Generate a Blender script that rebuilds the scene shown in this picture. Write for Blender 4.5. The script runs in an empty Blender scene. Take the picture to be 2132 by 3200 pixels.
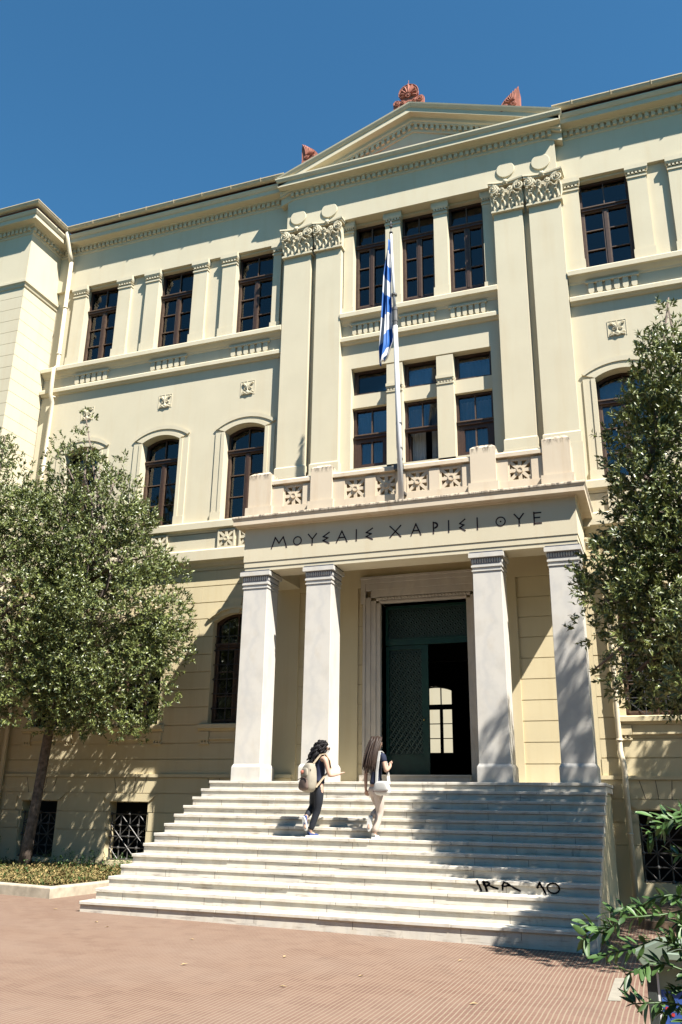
import bpy, bmesh, math, random
import numpy as np
from mathutils import Vector, Matrix
random.seed(7); rng = np.random.default_rng(11)
S = bpy.context.scene; COL = S.collection
PI = math.pi
def rad(a): return math.radians(a)
# ------------------------------------------------------------------ materials
MATS = {}
def newmat(name):
    m = bpy.data.materials.new(name); m.use_nodes = True
    nt = m.node_tree; b = nt.nodes['Principled BSDF']; MATS[name] = m
    return m, nt, b
def N(nt, t, **k):
    n = nt.nodes.new(t)
    for a, v in k.items(): setattr(n, a, v)
    return n
def objcoord(nt, scale=(1, 1, 1)):
    tc = N(nt, 'ShaderNodeTexCoord'); mp = N(nt, 'ShaderNodeMapping'); mp.inputs['Scale'].default_value = scale
    nt.links.new(tc.outputs['Object'], mp.inputs['Vector']); return mp.outputs['Vector']
def noise(nt, vec, scale, detail=5, rough=.55):
    n = N(nt, 'ShaderNodeTexNoise'); n.inputs['Scale'].default_value = scale; n.inputs['Detail'].default_value = detail
    n.inputs['Roughness'].default_value = rough; nt.links.new(vec, n.inputs['Vector']); return n.outputs['Fac']
def ramp(nt, fac, stops):
    r = N(nt, 'ShaderNodeValToRGB'); e = r.color_ramp.elements
    while len(e) < len(stops): e.new(.5)
    for i, (p, c) in enumerate(stops):
        e[i].position = p; e[i].color = (c[0], c[1], c[2], 1) if not isinstance(c, (int, float)) else (c, c, c, 1)
    nt.links.new(fac, r.inputs['Fac']); return r.outputs['Color']
def mix(nt, a, b, fac, mode='MIX'):
    m = N(nt, 'ShaderNodeMix', data_type='RGBA', blend_type=mode)
    for si, val in ((0, fac), (6, a), (7, b)):
        sock = m.inputs[si]
        if hasattr(val, 'default_value') or hasattr(val, 'is_linked'): nt.links.new(val, sock)
        elif isinstance(val, (int, float)): sock.default_value = val if si == 0 else (val, val, val, 1)
        else: sock.default_value = (val[0], val[1], val[2], 1)
    return m.outputs[2]
def bump(nt, b, h, strength=.2, dist=.01):
    bp = N(nt, 'ShaderNodeBump'); bp.inputs['Strength'].default_value = strength; bp.inputs['Distance'].default_value = dist
    nt.links.new(h, bp.inputs['Height']); nt.links.new(bp.outputs['Normal'], b.inputs['Normal'])
KA = .70
def stucco(name, c, dirt=.10, tint=(.80, .62, .42)):
    c = tuple(x*KA for x in c)
    m, nt, b = newmat(name); v = objcoord(nt); vs = objcoord(nt, (3.2, 3.2, .28))
    n1 = noise(nt, v, .9, 6); n2 = noise(nt, vs, 1.3, 5); n3 = noise(nt, v, 45, 4)
    c2 = tuple(x*.93 for x in c)
    a = mix(nt, c, c2, ramp(nt, n1, [(.35, 0.), (.7, 1.)]))
    d = mix(nt, a, tuple(x*y for x, y in zip(c, tint)), mix(nt, 0., dirt*3.2, ramp(nt, n2, [(.5, 0.), (.78, 1.)])))
    nt.links.new(d, b.inputs['Base Color']); b.inputs['Roughness'].default_value = .9
    b.inputs['Specular IOR Level'].default_value = .15
    bump(nt, b, n3, .22, .006); return m
def plain(name, c, rough=.6, metal=0., var=.12, scale=8, spec=.4, bs=0.):
    c = tuple(x*KA for x in c)
    m, nt, b = newmat(name); v = objcoord(nt); n1 = noise(nt, v, scale, 5)
    a = mix(nt, tuple(x*(1-var) for x in c), tuple(min(1, x*(1+var)) for x in c), ramp(nt, n1, [(.3, 0.), (.7, 1.)]))
    nt.links.new(a, b.inputs['Base Color']); b.inputs['Roughness'].default_value = rough; b.inputs['Metallic'].default_value = metal
    b.inputs['Specular IOR Level'].default_value = spec
    if bs: bump(nt, b, noise(nt, v, scale*6, 4), bs, .006)
    return m
stucco('cream', (.735, .66, .485), .06)
stucco('yellow', (.775, .665, .43), .09, (.75, .65, .52))
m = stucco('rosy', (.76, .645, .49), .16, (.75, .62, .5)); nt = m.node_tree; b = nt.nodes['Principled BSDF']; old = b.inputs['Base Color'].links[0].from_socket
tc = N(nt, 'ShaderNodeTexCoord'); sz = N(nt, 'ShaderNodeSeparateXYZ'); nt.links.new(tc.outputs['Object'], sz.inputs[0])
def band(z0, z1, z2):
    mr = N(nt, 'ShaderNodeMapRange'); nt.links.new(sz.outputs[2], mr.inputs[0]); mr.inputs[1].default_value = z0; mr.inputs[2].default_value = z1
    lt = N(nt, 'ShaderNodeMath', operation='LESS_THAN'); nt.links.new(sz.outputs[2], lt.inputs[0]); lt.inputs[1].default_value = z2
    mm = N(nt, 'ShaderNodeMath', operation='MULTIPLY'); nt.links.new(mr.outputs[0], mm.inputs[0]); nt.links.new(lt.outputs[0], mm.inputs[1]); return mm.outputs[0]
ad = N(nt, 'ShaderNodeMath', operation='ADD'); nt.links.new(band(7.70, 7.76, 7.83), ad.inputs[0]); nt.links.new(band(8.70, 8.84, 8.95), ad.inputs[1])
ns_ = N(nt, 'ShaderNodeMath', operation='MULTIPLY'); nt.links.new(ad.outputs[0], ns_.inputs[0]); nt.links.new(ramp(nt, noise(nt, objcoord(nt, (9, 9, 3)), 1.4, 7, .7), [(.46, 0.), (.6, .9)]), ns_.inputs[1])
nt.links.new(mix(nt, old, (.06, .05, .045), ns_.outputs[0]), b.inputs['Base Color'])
def marble(name, c, vein, wear=.25):
    c = tuple(x*KA for x in c); vein = tuple(x*KA for x in vein)
    m, nt, b = newmat(name); v = objcoord(nt); n0 = noise(nt, v, 1.4, 8, .65)
    w = N(nt, 'ShaderNodeTexWave'); w.inputs['Scale'].default_value = .8; w.inputs['Distortion'].default_value = 9
    w.inputs['Detail'].default_value = 5; w.inputs['Detail Scale'].default_value = 1.6; nt.links.new(v, w.inputs['Vector'])
    a = mix(nt, c, vein, ramp(nt, w.outputs['Fac'], [(.0, .35), (.2, .12), (.5, 0.)]))
    vs = objcoord(nt, (2.2, 2.2, 1.2)); n2 = noise(nt, vs, 2.3, 6)
    d = mix(nt, a, (c[0]*.74, c[1]*.66, c[2]*.55), mix(nt, 0., wear, ramp(nt, n2, [(.5, 0.), (.75, 1.)])))
    d = mix(nt, d, (c[0]*.8, c[1]*.82, c[2]*.86), ramp(nt, n0, [(.48, 0.), (.7, .8)]))
    nt.links.new(d, b.inputs['Base Color']); b.inputs['Roughness'].default_value = .55
    bump(nt, b, noise(nt, v, 30, 4), .1, .004); return m
marble('marble', (.70, .665, .60), (.52, .51, .50), .3)
m = marble('step_marble', (.74, .69, .59), (.58, .56, .52), .6); nt = m.node_tree; b = nt.nodes['Principled BSDF']
old = b.inputs['Base Color'].links[0].from_socket; vv = objcoord(nt, (1.6, 5, 16)); v2 = objcoord(nt, (7, 7, 2.5))
st_ = mix(nt, old, (.13, .085, .065), mix(nt, 0., .75, ramp(nt, noise(nt, vv, 1.6, 7, .7), [(.55, 0.), (.70, 1.)])))
st_ = mix(nt, st_, (.12, .11, .10), mix(nt, 0., .55, ramp(nt, noise(nt, v2, 1.1, 7, .7), [(.58, 0.), (.72, 1.)])))
nt.links.new(st_, b.inputs['Base Color'])
marble('warm_marble', (.60, .54, .46), (.44, .40, .35), .4)
plain('joint', (.16, .13, .11), .9)
plain('wood', (.055, .028, .018), .5, var=.25, scale=14)
plain('wood_sunlit', (.115, .072, .047), .5, var=.2, scale=14)  # same wood as the frames, sunlight on the bars put into a lighter colour
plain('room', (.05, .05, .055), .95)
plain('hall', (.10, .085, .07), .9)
plain('curtain', (.62, .63, .63), .9, scale=3)
plain('terracotta', (.42, .15, .10), .8, var=.25, scale=6, bs=.2)
plain('green_door', (.005, .042, .030), .4, var=.2)
plain('door_mesh', (.028, .06, .055), .35, .3, var=.4, scale=20)
plain('iron', (.13, .125, .12), .5, .4, var=.3)
plain('dark_iron', (.04, .04, .045), .5)
plain('gutter_metal', (.66, .55, .37), .55, var=.08)
plain('pipe_paint', (.80, .70, .52), .5, var=.06)
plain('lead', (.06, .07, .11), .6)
plain('letter', (.035, .018, .02), .8)
plain('spray', (.018, .018, .03), .6)
plain('white_paint', (.80, .80, .80), .35, var=.03)
plain('soil', (.16, .11, .07), .95, var=.4, scale=9)
plain('kerb_stone', (.52, .45, .34), .85, var=.25, scale=5, bs=.3)
plain('capital_shade', (.22, .22, .25), .8)  # dark echinus colour stands in for the shadow under the abacus
plain('sky_blocker_wall', (.52, .38, .25), .9)
plain('brass', (.6, .42, .12), .3, .9)
plain('bark', (.17, .13, .105), .9, var=.5, scale=11, bs=.6)
plain('board_metal', (.28, .35, .27), .4, .2, var=.08)
plain('post_metal', (.05, .06, .055), .5)
plain('poster_blue', (.05, .12, .42), .5, var=.3, scale=6)
plain('red_dot', (.55, .05, .05), .5)
plain('sky_white', (.8, .78, .7), .9)
def leafmat(name, c1, c2, rough=.42, spec=.5, trans=.18):
    c1 = tuple(x*KA for x in c1); c2 = tuple(x*KA for x in c2)
    m, nt, b = newmat(name); g = N(nt, 'ShaderNodeNewGeometry')
    a = ramp(nt, g.outputs['Random Per Island'], [(0., c1), (.6, c2), (1., tuple(min(1, x*1.5) for x in c2))])
    nt.links.new(a, b.inputs['Base Color']); b.inputs['Roughness'].default_value = rough; b.inputs['Specular IOR Level'].default_value = spec
    t = N(nt, 'ShaderNodeBsdfTranslucent'); nt.links.new(a, t.inputs['Color'])
    ms = N(nt, 'ShaderNodeMixShader'); ms.inputs[0].default_value = trans
    out = nt.nodes['Material Output']; nt.links.new(b.outputs[0], ms.inputs[1]); nt.links.new(t.outputs[0], ms.inputs[2]); nt.links.new(ms.outputs[0], out.inputs['Surface'])
leafmat('leaf', (.045, .08, .016), (.19, .22, .06), .42, .7, .10)
leafmat('leaf_fresh', (.03, .075, .016), (.085, .165, .045), .45)
plain('dark_far_ground', (.045, .06, .03), .95, var=.4, scale=.5)
leafmat('groundleaf', (.04, .10, .022), (.27, .20, .085), .7, .2, .1)
leafmat('dry', (.40, .27, .12), (.52, .38, .2), .8, .2, .1)
# glass: mostly see-through to the dark rooms, part mirror
m, nt, b = newmat('glass'); nt.nodes.remove(b)
tr = N(nt, 'ShaderNodeBsdfTransparent'); tr.inputs[0].default_value = (.82, .86, .90, 1)
gl = N(nt, 'ShaderNodeBsdfGlossy'); gl.inputs['Roughness'].default_value = .03; gl.inputs['Color'].default_value = (.62, .60, .58, 1)
fr = N(nt, 'ShaderNodeFresnel'); fr.inputs['IOR'].default_value = 1.9
ms = N(nt, 'ShaderNodeMixShader'); nt.links.new(fr.outputs[0], ms.inputs[0]); nt.links.new(tr.outputs[0], ms.inputs[1]); nt.links.new(gl.outputs[0], ms.inputs[2])
nt.links.new(ms.outputs[0], nt.nodes['Material Output'].inputs['Surface'])
# ribbed clay pavers: pale joints every 48 mm along x, fine ribs across
m, nt, b = newmat('paving'); tc = N(nt, 'ShaderNodeTexCoord'); sp = N(nt, 'ShaderNodeSeparateXYZ'); nt.links.new(tc.outputs['Object'], sp.inputs[0])
def M(op, a, bb=None, c=None):
    n = N(nt, 'ShaderNodeMath', operation=op)
    for i, v in enumerate((a, bb, c)):
        if v is None: continue
        if hasattr(v, 'is_linked'): nt.links.new(v, n.inputs[i])
        else: n.inputs[i].default_value = v
    return n.outputs[0]
v = objcoord(nt); wob = M('MULTIPLY', M('SUBTRACT', noise(nt, v, 1.1, 2), .5), .035)
X = M('ADD', sp.outputs[0], wob); ux = M('DIVIDE', X, .0478); fx = M('FRACT', ux)
jx = M('GREATER_THAN', M('ABSOLUTE', M('SUBTRACT', fx, .5)), .365)
uy = M('DIVIDE', sp.outputs[1], .021); rib = M('GREATER_THAN', M('FRACT', uy), .72)
uj = M('DIVIDE', sp.outputs[1], .192); tj = M('GREATER_THAN', M('ABSOLUTE', M('SUBTRACT', M('FRACT', uj), .5)), .47)
cmb = N(nt, 'ShaderNodeCombineXYZ'); nt.links.new(M('FLOOR', M('DIVIDE', X, .1912)), cmb.inputs[0]); nt.links.new(M('FLOOR', uj), cmb.inputs[1])
wn = N(nt, 'ShaderNodeTexWhiteNoise', noise_dimensions='2D'); nt.links.new(cmb.outputs[0], wn.inputs['Vector'])
base = mix(nt, (0.132, 0.074, 0.054), (0.168, 0.102, 0.074), wn.outputs['Value'])
base = mix(nt, base, (0.184, 0.124, 0.096), ramp(nt, noise(nt, v, .7, 6), [(.4, 0.), (.75, .7)]))
base = mix(nt, base, (0.111, 0.063, 0.047), M('MULTIPLY', rib, .45))
base = mix(nt, base, (0.202, 0.158, 0.113), M('MULTIPLY', tj, .35))
base = mix(nt, base, (0.225, 0.183, 0.130), M('MULTIPLY', jx, .85))
base = mix(nt, base, (0.083, 0.055, 0.043), mix(nt, 0., .45, ramp(nt, noise(nt, v, 2.3, 8, .7), [(.58, 0.), (.74, 1.)])))
nt.links.new(base, b.inputs['Base Color']); b.inputs['Roughness'].default_value = .85; b.inputs['Specular IOR Level'].default_value = .2
bump(nt, b, M('ADD', M('MULTIPLY', jx, -.6), M('MULTIPLY', rib, -.4)), .25, .004)
plain('cement', (.33, .30, .24), .9, var=.1)
# ------------------------------------------------------------------ mesh helpers
class MB:
    def __init__(s): s.v = []; s.f = []; s.m = []
    def add(s, vs, fs, mi=0):
        o = len(s.v); s.v += [tuple(p) for p in vs]; s.f += [tuple(i+o for i in f) for f in fs]; s.m += [mi]*len(fs); return s
    def box(s, x0, x1, y0, y1, z0, z1, mi=0):
        return s.add([(x0,y0,z0),(x1,y0,z0),(x1,y1,z0),(x0,y1,z0),(x0,y0,z1),(x1,y0,z1),(x1,y1,z1),(x0,y1,z1)],
              [(0,3,2,1),(4,5,6,7),(0,1,5,4),(1,2,6,5),(2,3,7,6),(3,0,4,7)], mi)
    def frus(s, a, b, z0, z1, mi=0):      # a,b = (x0,x1,y0,y1) at z0 / z1
        return s.add([(a[0],a[2],z0),(a[1],a[2],z0),(a[1],a[3],z0),(a[0],a[3],z0),(b[0],b[2],z1),(b[1],b[2],z1),(b[1],b[3],z1),(b[0],b[3],z1)],
              [(0,3,2,1),(4,5,6,7),(0,1,5,4),(1,2,6,5),(2,3,7,6),(3,0,4,7)], mi)
    def prism(s, poly, y0, y1, mi=0):     # poly in xz, extruded along y
        n = len(poly); vs = [(x, y0, z) for x, z in poly]+[(x, y1, z) for x, z in poly]
        return s.add(vs, [tuple(range(n)), tuple(range(2*n-1, n-1, -1))]+[(i, i+n, (i+1) % n+n, (i+1) % n) for i in range(n)], mi)
    def stroke(s, x0, z0, x1, z1, w, y0, y1, mi=0):
        dx, dz = x1-x0, z1-z0; L = math.hypot(dx, dz) or 1; dx, dz = dx/L*w/2, dz/L*w/2
        return s.prism([(x0-dx-dz, z0-dz+dx), (x0-dx+dz, z0-dz-dx), (x1+dx+dz, z1+dz-dx), (x1+dx-dz, z1+dz+dx)], y0, y1, mi)
    def disc(s, cx, cz, r, y0, y1, n=24, mi=0):
        return s.prism([(cx+r*math.cos(2*PI*i/n), cz+r*math.sin(2*PI*i/n)) for i in range(n)], y0, y1, mi)
    def ring(s, cx, cz, r0, r1, y0, y1, n=24, a0=0, a1=2*PI, mi=0):
        for i in range(n):
            a, b2 = a0+(a1-a0)*i/n, a0+(a1-a0)*(i+1)/n
            s.prism([(cx+r0*math.cos(a), cz+r0*math.sin(a)), (cx+r1*math.cos(a), cz+r1*math.sin(a)), (cx+r1*math.cos(b2), cz+r1*math.sin(b2)), (cx+r0*math.cos(b2), cz+r0*math.sin(b2))], y0, y1, mi)
        return s
    def tube(s, pts, r, n=8, mi=0):
        pts = [Vector(p) for p in pts]; rs = r if hasattr(r, '__len__') else [r]*len(pts); o = len(s.v); ref = Vector((.13, .31, .94))
        for i, p in enumerate(pts):
            t = (pts[min(i+1, len(pts)-1)]-pts[max(i-1, 0)]).normalized()
            if abs(t.dot(ref)) > .97: ref = Vector((.9, .3, .1))
            u = t.cross(ref).normalized(); w = t.cross(u); ref = -u.cross(t) if False else ref
            for k in range(n):
                a = 2*PI*k/n; s.v.append(tuple(p+u*(rs[i]*math.cos(a))+w*(rs[i]*math.sin(a))))
        for i in range(len(pts)-1):
            for k in range(n):
                s.f.append((o+i*n+k, o+i*n+(k+1) % n, o+(i+1)*n+(k+1) % n, o+(i+1)*n+k)); s.m.append(mi)
        s.f.append(tuple(o+k for k in range(n))); s.m.append(mi); e = o+(len(pts)-1)*n
        s.f.append(tuple(e+k for k in range(n-1, -1, -1))); s.m.append(mi); return s
    def ball(s, c, r, n=8, m=6, mi=0):
        rx, ry, rz = r if hasattr(r, '__len__') else (r, r, r); o = len(s.v)
        for j in range(m+1):
            t = PI*j/m
            for k in range(n):
                a = 2*PI*k/n; s.v.append((c[0]+rx*math.sin(t)*math.cos(a), c[1]+ry*math.sin(t)*math.sin(a), c[2]+rz*math.cos(t)))
        for j in range(m):
            for k in range(n): s.f.append((o+j*n+k, o+j*n+(k+1) % n, o+(j+1)*n+(k+1) % n, o+(j+1)*n+k)); s.m.append(mi)
        return s
    def sweep(s, path, prof, closed=False, cap=True, mi=0):   # path in xy (outward = right of travel), prof = (offset, z)
        P = [Vector((p[0], p[1])) for p in path]; o = len(s.v); n = len(prof)
        for i, p in enumerate(P):
            d1 = (P[i]-P[i-1]).normalized() if i else (P[1]-P[0]).normalized()
            d2 = (P[i+1]-P[i]).normalized() if i < len(P)-1 else d1
            n1, n2 = Vector((d1.y, -d1.x)), Vector((d2.y, -d2.x)); mm = (n1+n2)/(1+n1.dot(n2))
            for (of, z) in prof: q = p+mm*of; s.v.append((q.x, q.y, z))
        for i in range(len(P)-1):
            for k in range(n if closed else n-1):
                s.f.append((o+i*n+k, o+i*n+(k+1) % n, o+(i+1)*n+(k+1) % n, o+(i+1)*n+k)); s.m.append(mi)
        if cap:
            s.f.append(tuple(o+k for k in range(n))); s.m.append(mi); e = o+(len(P)-1)*n
            s.f.append(tuple(e+k for k in range(n-1, -1, -1))); s.m.append(mi)
        return s
    def build(s, name, mats, parent=None, smooth=False, bevel=0., weld=False):
        me = bpy.data.meshes.new(name); o = bpy.data.objects.new(name, me)
        off = WLOC(parent)
        v = [(p[0]-off[0], p[1]-off[1], p[2]-off[2]) for p in s.v]
        me.from_pydata(v, [], s.f)
        for mm in (mats if isinstance(mats, (list, tuple)) else [mats]): me.materials.append(MATS[mm])
        me.polygons.foreach_set('material_index', s.m)
        bm = bmesh.new(); bm.from_mesh(me)
        if weld: bmesh.ops.remove_doubles(bm, verts=bm.verts, dist=1e-5)
        bmesh.ops.recalc_face_normals(bm, faces=bm.faces); bm.to_mesh(me); bm.free()
        if smooth: me.polygons.foreach_set('use_smooth', [True]*len(me.polygons))
        COL.objects.link(o)
        if parent: o.parent = parent
        if bevel:
            md = o.modifiers.new('Bevel', 'BEVEL'); md.width = bevel; md.segments = 1; md.limit_method = 'ANGLE'
        return o
def WLOC(p):
    l = Vector((0, 0, 0))
    while p: l += p.location; p = p.parent
    return l
def tag(o, label=None, cat=None, group=None, kind=None):
    if label: o['label'] = label
    if cat: o['category'] = cat
    if group: o['group'] = group
    if kind: o['kind'] = kind
    return o
def thing(name, label, cat, loc, group=None):
    o = bpy.data.objects.new(name, None); o.empty_display_size = .2; COL.objects.link(o); o.location = loc
    return tag(o, label, cat, group)
def cp(o, parent, off=(0, 0, 0)):
    c = o.copy(); COL.objects.link(c); c.parent = parent; c.location = Vector(o.location)+Vector(off)
    for ch in o.children: cp(ch, c)
    return c
def arc_pts(x0, x1, zs, rise, n=12):
    w = x1-x0; R_ = (w*w/4+rise*rise)/(2*rise); cz = zs+rise-R_; cx = (x0+x1)/2; a = math.asin(w/2/R_)
    return [(cx-R_*math.sin(a-2*a*i/n), cz+R_*math.cos(a-2*a*i/n)) for i in range(n+1)]
def wall(mb, x0, x1, z0, z1, y, holes=(), dep=.25, edge=0., mi=0, floor=True):
    hs = [h for h in holes if h[1] > x0 and h[0] < x1 and h[3] > z0 and h[2] < z1]
    zs = sorted({z0, z1, *[min(max(h[2], z0), z1) for h in hs], *[min(max(h[3], z0), z1) for h in hs]})
    for a, b in zip(zs, zs[1:]):
        zc = (a+b)/2; cut = sorted([(max(h[0], x0), min(h[1], x1)) for h in hs if h[2] < zc < h[3]]); x = x0
        for c0, c1 in cut+[(x1, x1)]:
            if c0 > x+1e-6: mb.add([(x, y, a), (c0, y, a), (c0, y, b), (x, y, b)], [(0, 1, 2, 3)], mi)
            x = max(x, c1)
    for h in hs:
        a, b = max(h[2], z0), min(h[3], z1); rise = h[4] if len(h) > 4 else 0; top = h[3] <= z1+1e-6; sp_ = min(b, h[3]-rise)
        yb = y+dep
        for x in (h[0], h[1]):
            if x0 < x < x1 and sp_ > a: mb.add([(x, y, a), (x, yb, a), (x, yb, sp_), (x, y, sp_)], [(0, 1, 2, 3)], mi)
        if floor and h[2] >= z0: mb.add([(h[0], y, a), (h[1], y, a), (h[1], yb, a), (h[0], yb, a)], [(0, 1, 2, 3)], mi)
        if h[3] > z0 and rise and b > h[3]-rise:
            pts = arc_pts(h[0], h[1], h[3]-rise, rise)
            for (xa, za), (xb, zb) in zip(pts, pts[1:]):
                la, lb = max(za, z0), max(zb, z0)
                if max(la, lb) < b: 
                    mb.add([(xa, y, min(la, b)), (xb, y, min(lb, b)), (xb, y, b), (xa, y, b)], [(0, 1, 2, 3)], mi)
                if z0 <= min(za, zb) and max(za, zb) <= b+1e-6: mb.add([(xa, y, za), (xb, y, zb), (xb, yb, zb), (xa, yb, za)], [(0, 1, 2, 3)], mi)
        elif top: mb.add([(h[0], y, b), (h[1], y, b), (h[1], yb, b), (h[0], yb, b)], [(0, 1, 2, 3)], mi)
    if edge:
        for z in (z0, z1):
            cut = sorted([(max(h[0], x0), min(h[1], x1)) for h in hs if h[2] < z < h[3]]); x = x0
            for c0, c1 in cut+[(x1, x1)]:
                if c0 > x+1e-6: mb.add([(x, y, z), (c0, y, z), (c0, y+edge, z), (x, y+edge, z)], [(0, 1, 2, 3)], mi)
                x = max(x, c1)
        for x in (x0, x1): mb.add([(x, y, z0), (x, y+edge, z0), (x, y+edge, z1), (x, y, z1)], [(0, 1, 2, 3)], mi)
    return mb
SUN, SKY, EXPO = 5.0, .05, 1.55
# ------------------------------------------------------------------ the building
B = thing('neoclassical_building', 'cream and yellow three storey neoclassical school building with pediment and columned portico', 'building', (0, 0, 0))
WC = (-9.88, -7.30, -4.75, 4.75, 7.30)         # window axes of the wings
HW = .585
holesU = [(c-HW, c+HW, 13.85, 16.56) for c in WC]
holesA = [(c-HW, c+HW, 8.50, 11.16, .17) for c in WC]
holesG = [(c-HW, c+HW, 3.42, 6.08, .2) for c in WC]
holesB = [(c-.53, c+.53, .33, 1.63) for c in WC]
CU = [(-1.78, -.87), (-.46, .46), (.82, 1.76)]
CL = [(-1.78, -.85), (-.44, .44), (.86, 1.78)]
W = MB()
for x0, x1 in ((-11.6, -3.69), (3.69, 9.6)):
    wall(W, x0, x1, 13.2, 13.85, 0)
    wall(W, x0, x1, 13.85, 16.62, .1, holesU, .22)
    wall(W, x0, x1, 16.62, 18.3, 0)
    W.add([(x0, 0, 16.62), (x1, 0, 16.62), (x1, .32, 16.62), (x0, .32, 16.62)], [(0, 1, 2, 3)])
    wall(W, x0, x1, 7.44, 13.2, 0, holesA, .3)
# blind panels between the paired pilasters are the recessed sheet itself; low block at their foot
for a, b2 in ((-9.28, -7.9), (-6.70, -5.35), (5.35, 6.70)):
    m_ = (a+b2)/2; W.box(m_-.25, m_+.25, .03, .1, 13.85, 14.0)
# central bay
wall(W, -2.07, 2.07, 13.2, 13.85, 0)
wall(W, -2.07, 2.07, 13.85, 16.79, .1, [(a, b2, 13.85, 16.72) for a, b2 in CU], .22)
wall(W, -2.07, 2.07, 9.3, 13.2, 0, [(-1.80, 1.80, 9.5, 12.28)], .34)
wall(W, -1.80, 1.80, 11.2, 11.56, .12, (), 0); W.add([(-1.8, .12, 11.2), (1.8, .12, 11.2), (1.8, .34, 11.2), (-1.8, .34, 11.2)], [(0, 1, 2, 3)])
wall(W, -3.69, -2.07, 7.4, 16.79, .0); wall(W, 2.07, 3.69, 7.4, 16.79, .0); wall(W, -2.07, 2.07, 7.4, 9.3, 0)
W.add([(-2.07, -.18, 16.79), (2.07, -.18, 16.79), (2.07, .32, 16.79), (-2.07, .32, 16.79)], [(0, 1, 2, 3)])
wall(W, -3.70, 3.70, 16.79, 18.35, -.18)
for x in (-3.70, 3.70): W.add([(x, -.18, 16.79), (x, .0, 16.79), (x, .0, 18.35), (x, -.18, 18.35)], [(0, 1, 2, 3)])
for s in (-1, 1):
    a, b2 = sorted((s*3.70, s*2.07)); W.add([(a, -.18, 16.79), (b2, -.18, 16.79), (b2, 0, 16.79), (a, 0, 16.79)], [(0, 1, 2, 3)])
W.build('wall', 'cream', B)
# window piers of the middle storey of the bay, with small moulded imposts
for a, b2 in ((-.85, -.44), (.44, .86)):
    P_ = MB(); P_.box(a, b2, 0, .33, 9.3, 12.24); P_.box(a-.012, b2+.012, -.05, .3, 11.60, 11.68); P_.box(a-.006, b2+.006, -.03, .3, 11.55, 11.60)
    for k in range(5): P_.box(a+.03+k*.076, a+.075+k*.076, -.022, .01, 11.49, 11.55)
    P_.box(a-.006, b2+.006, -.02, .3, 11.45, 11.48)
    P_.build('window_pier', 'cream', B)
# rusticated ground floor in courses
GZ = [2.61, 2.98, 3.40, 3.82, 4.24, 4.66, 5.08, 5.52, 5.97, 6.38, 6.80, 7.2]
G = MB(); yb = .022
for x0, x1 in ((-11.6, -3.1), (3.3, 9.6)):
    wall(G, x0, x1, 2.25, 7.44, yb, holesG, .24)
    xa, xb = (x0, -3.623) if x0 < 0 else (3.623, x1)
    for z0, z1 in zip(GZ, GZ[1:]): wall(G, xa, xb, z0+.011, z1-.011, 0, holesG, yb, edge=yb, floor=False)
    wall(G, xa, xb, 2.25, 2.60, -.012, (), 0, edge=.03)
    wall(G, xa, xb, 7.211, 7.44, 0, (), 0, edge=yb)
# wall inside the portico: smooth piers, grooved panels beside them
wall(G, -3.1, 3.3, 2.08, 7.4, .06, [(-1.0, 1.0, 2.0, 6.06)], .5)
for x0, x1 in ((-3.62, -3.04), (-2.10, -1.56), (1.56, 2.10), (3.04, 3.62)): G.box(x0, x1, 0, .058, 2.08, 6.46)
G.box(-3.62, 3.62, 0, .058, 6.46, 7.4)
PZ = [2.08, 2.5, 2.93, 3.36, 3.79, 4.23, 4.67, 5.12, 5.56, 6.0, 6.458]
for z0, z1 in zip(PZ, PZ[1:]):
    for x0, x1 in ((-3.04, -2.10), (-1.56, -1.40), (1.40, 1.56), (2.10, 3.04)): G.box(x0, x1, .04, .058, z0+.009, z1-.009)
# fine vertical joints of the courses
for x0, x1 in ((-11.3, -5.5), (5.5, 9.4)):
    for i, (z0, z1) in enumerate(zip(GZ[:-2], GZ[1:-1])):
        x = x0+(.45 if i % 2 else .95)
        while x < x1:
            if all(not(c-.75 < x < c+.75) for c in WC): G.box(x-.004, x+.004, -.003, .01, z0+.015, z1-.015)
            x += 1.03
G.build('rusticated_wall', 'yellow', B)
# basement with big quoins and raked voussoirs round each opening
yk = -.045
for x0, x1 in ((-11.6, -3.1), (3.4, 9.6)):
    K = MB()
    wall(K, x0, x1, -.3, 2.25, yk+.025, holesB, .3)
    for z0, z1 in ((-.3, .985), (1.0, 1.40), (1.415, 1.83)):
        hs = [(h[0]-.05-(.12 if z1 > 1.5 else 0), h[1]+.05+(.12 if z1 > 1.5 else 0), -.3 if z0 < 0 else z0, z1+.001) for h in holesB]
        hs2 = [(h[0]-.02, h[1]+.02, h[2], h[3]) for h in holesB] if z0 < 0 else hs
        wall(K, x0, x1, z0, z1, yk, hs2, .03, edge=.025)
    wall(K, x0, x1, 1.845, 2.19, yk, (), 0, edge=.025); K.box(x0, x1, yk-.035, .02, 2.2, 2.275)
    for c in [c for c in WC if x0 < c < x1]:
        for dx in (-.36, -.12, .12, .36): K.stroke(c+dx*.85, 1.64, c+dx*1.25, 2.18, .012, yk-.004, yk+.01, 1)
        K.prism([(c-.56, 1.65), (c+.56, 1.65), (c+.80, 1.83), (c-.80, 1.83)], yk-.012, yk+.02)
    K.build('basement_wall', ['yellow', 'joint'], B)
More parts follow.
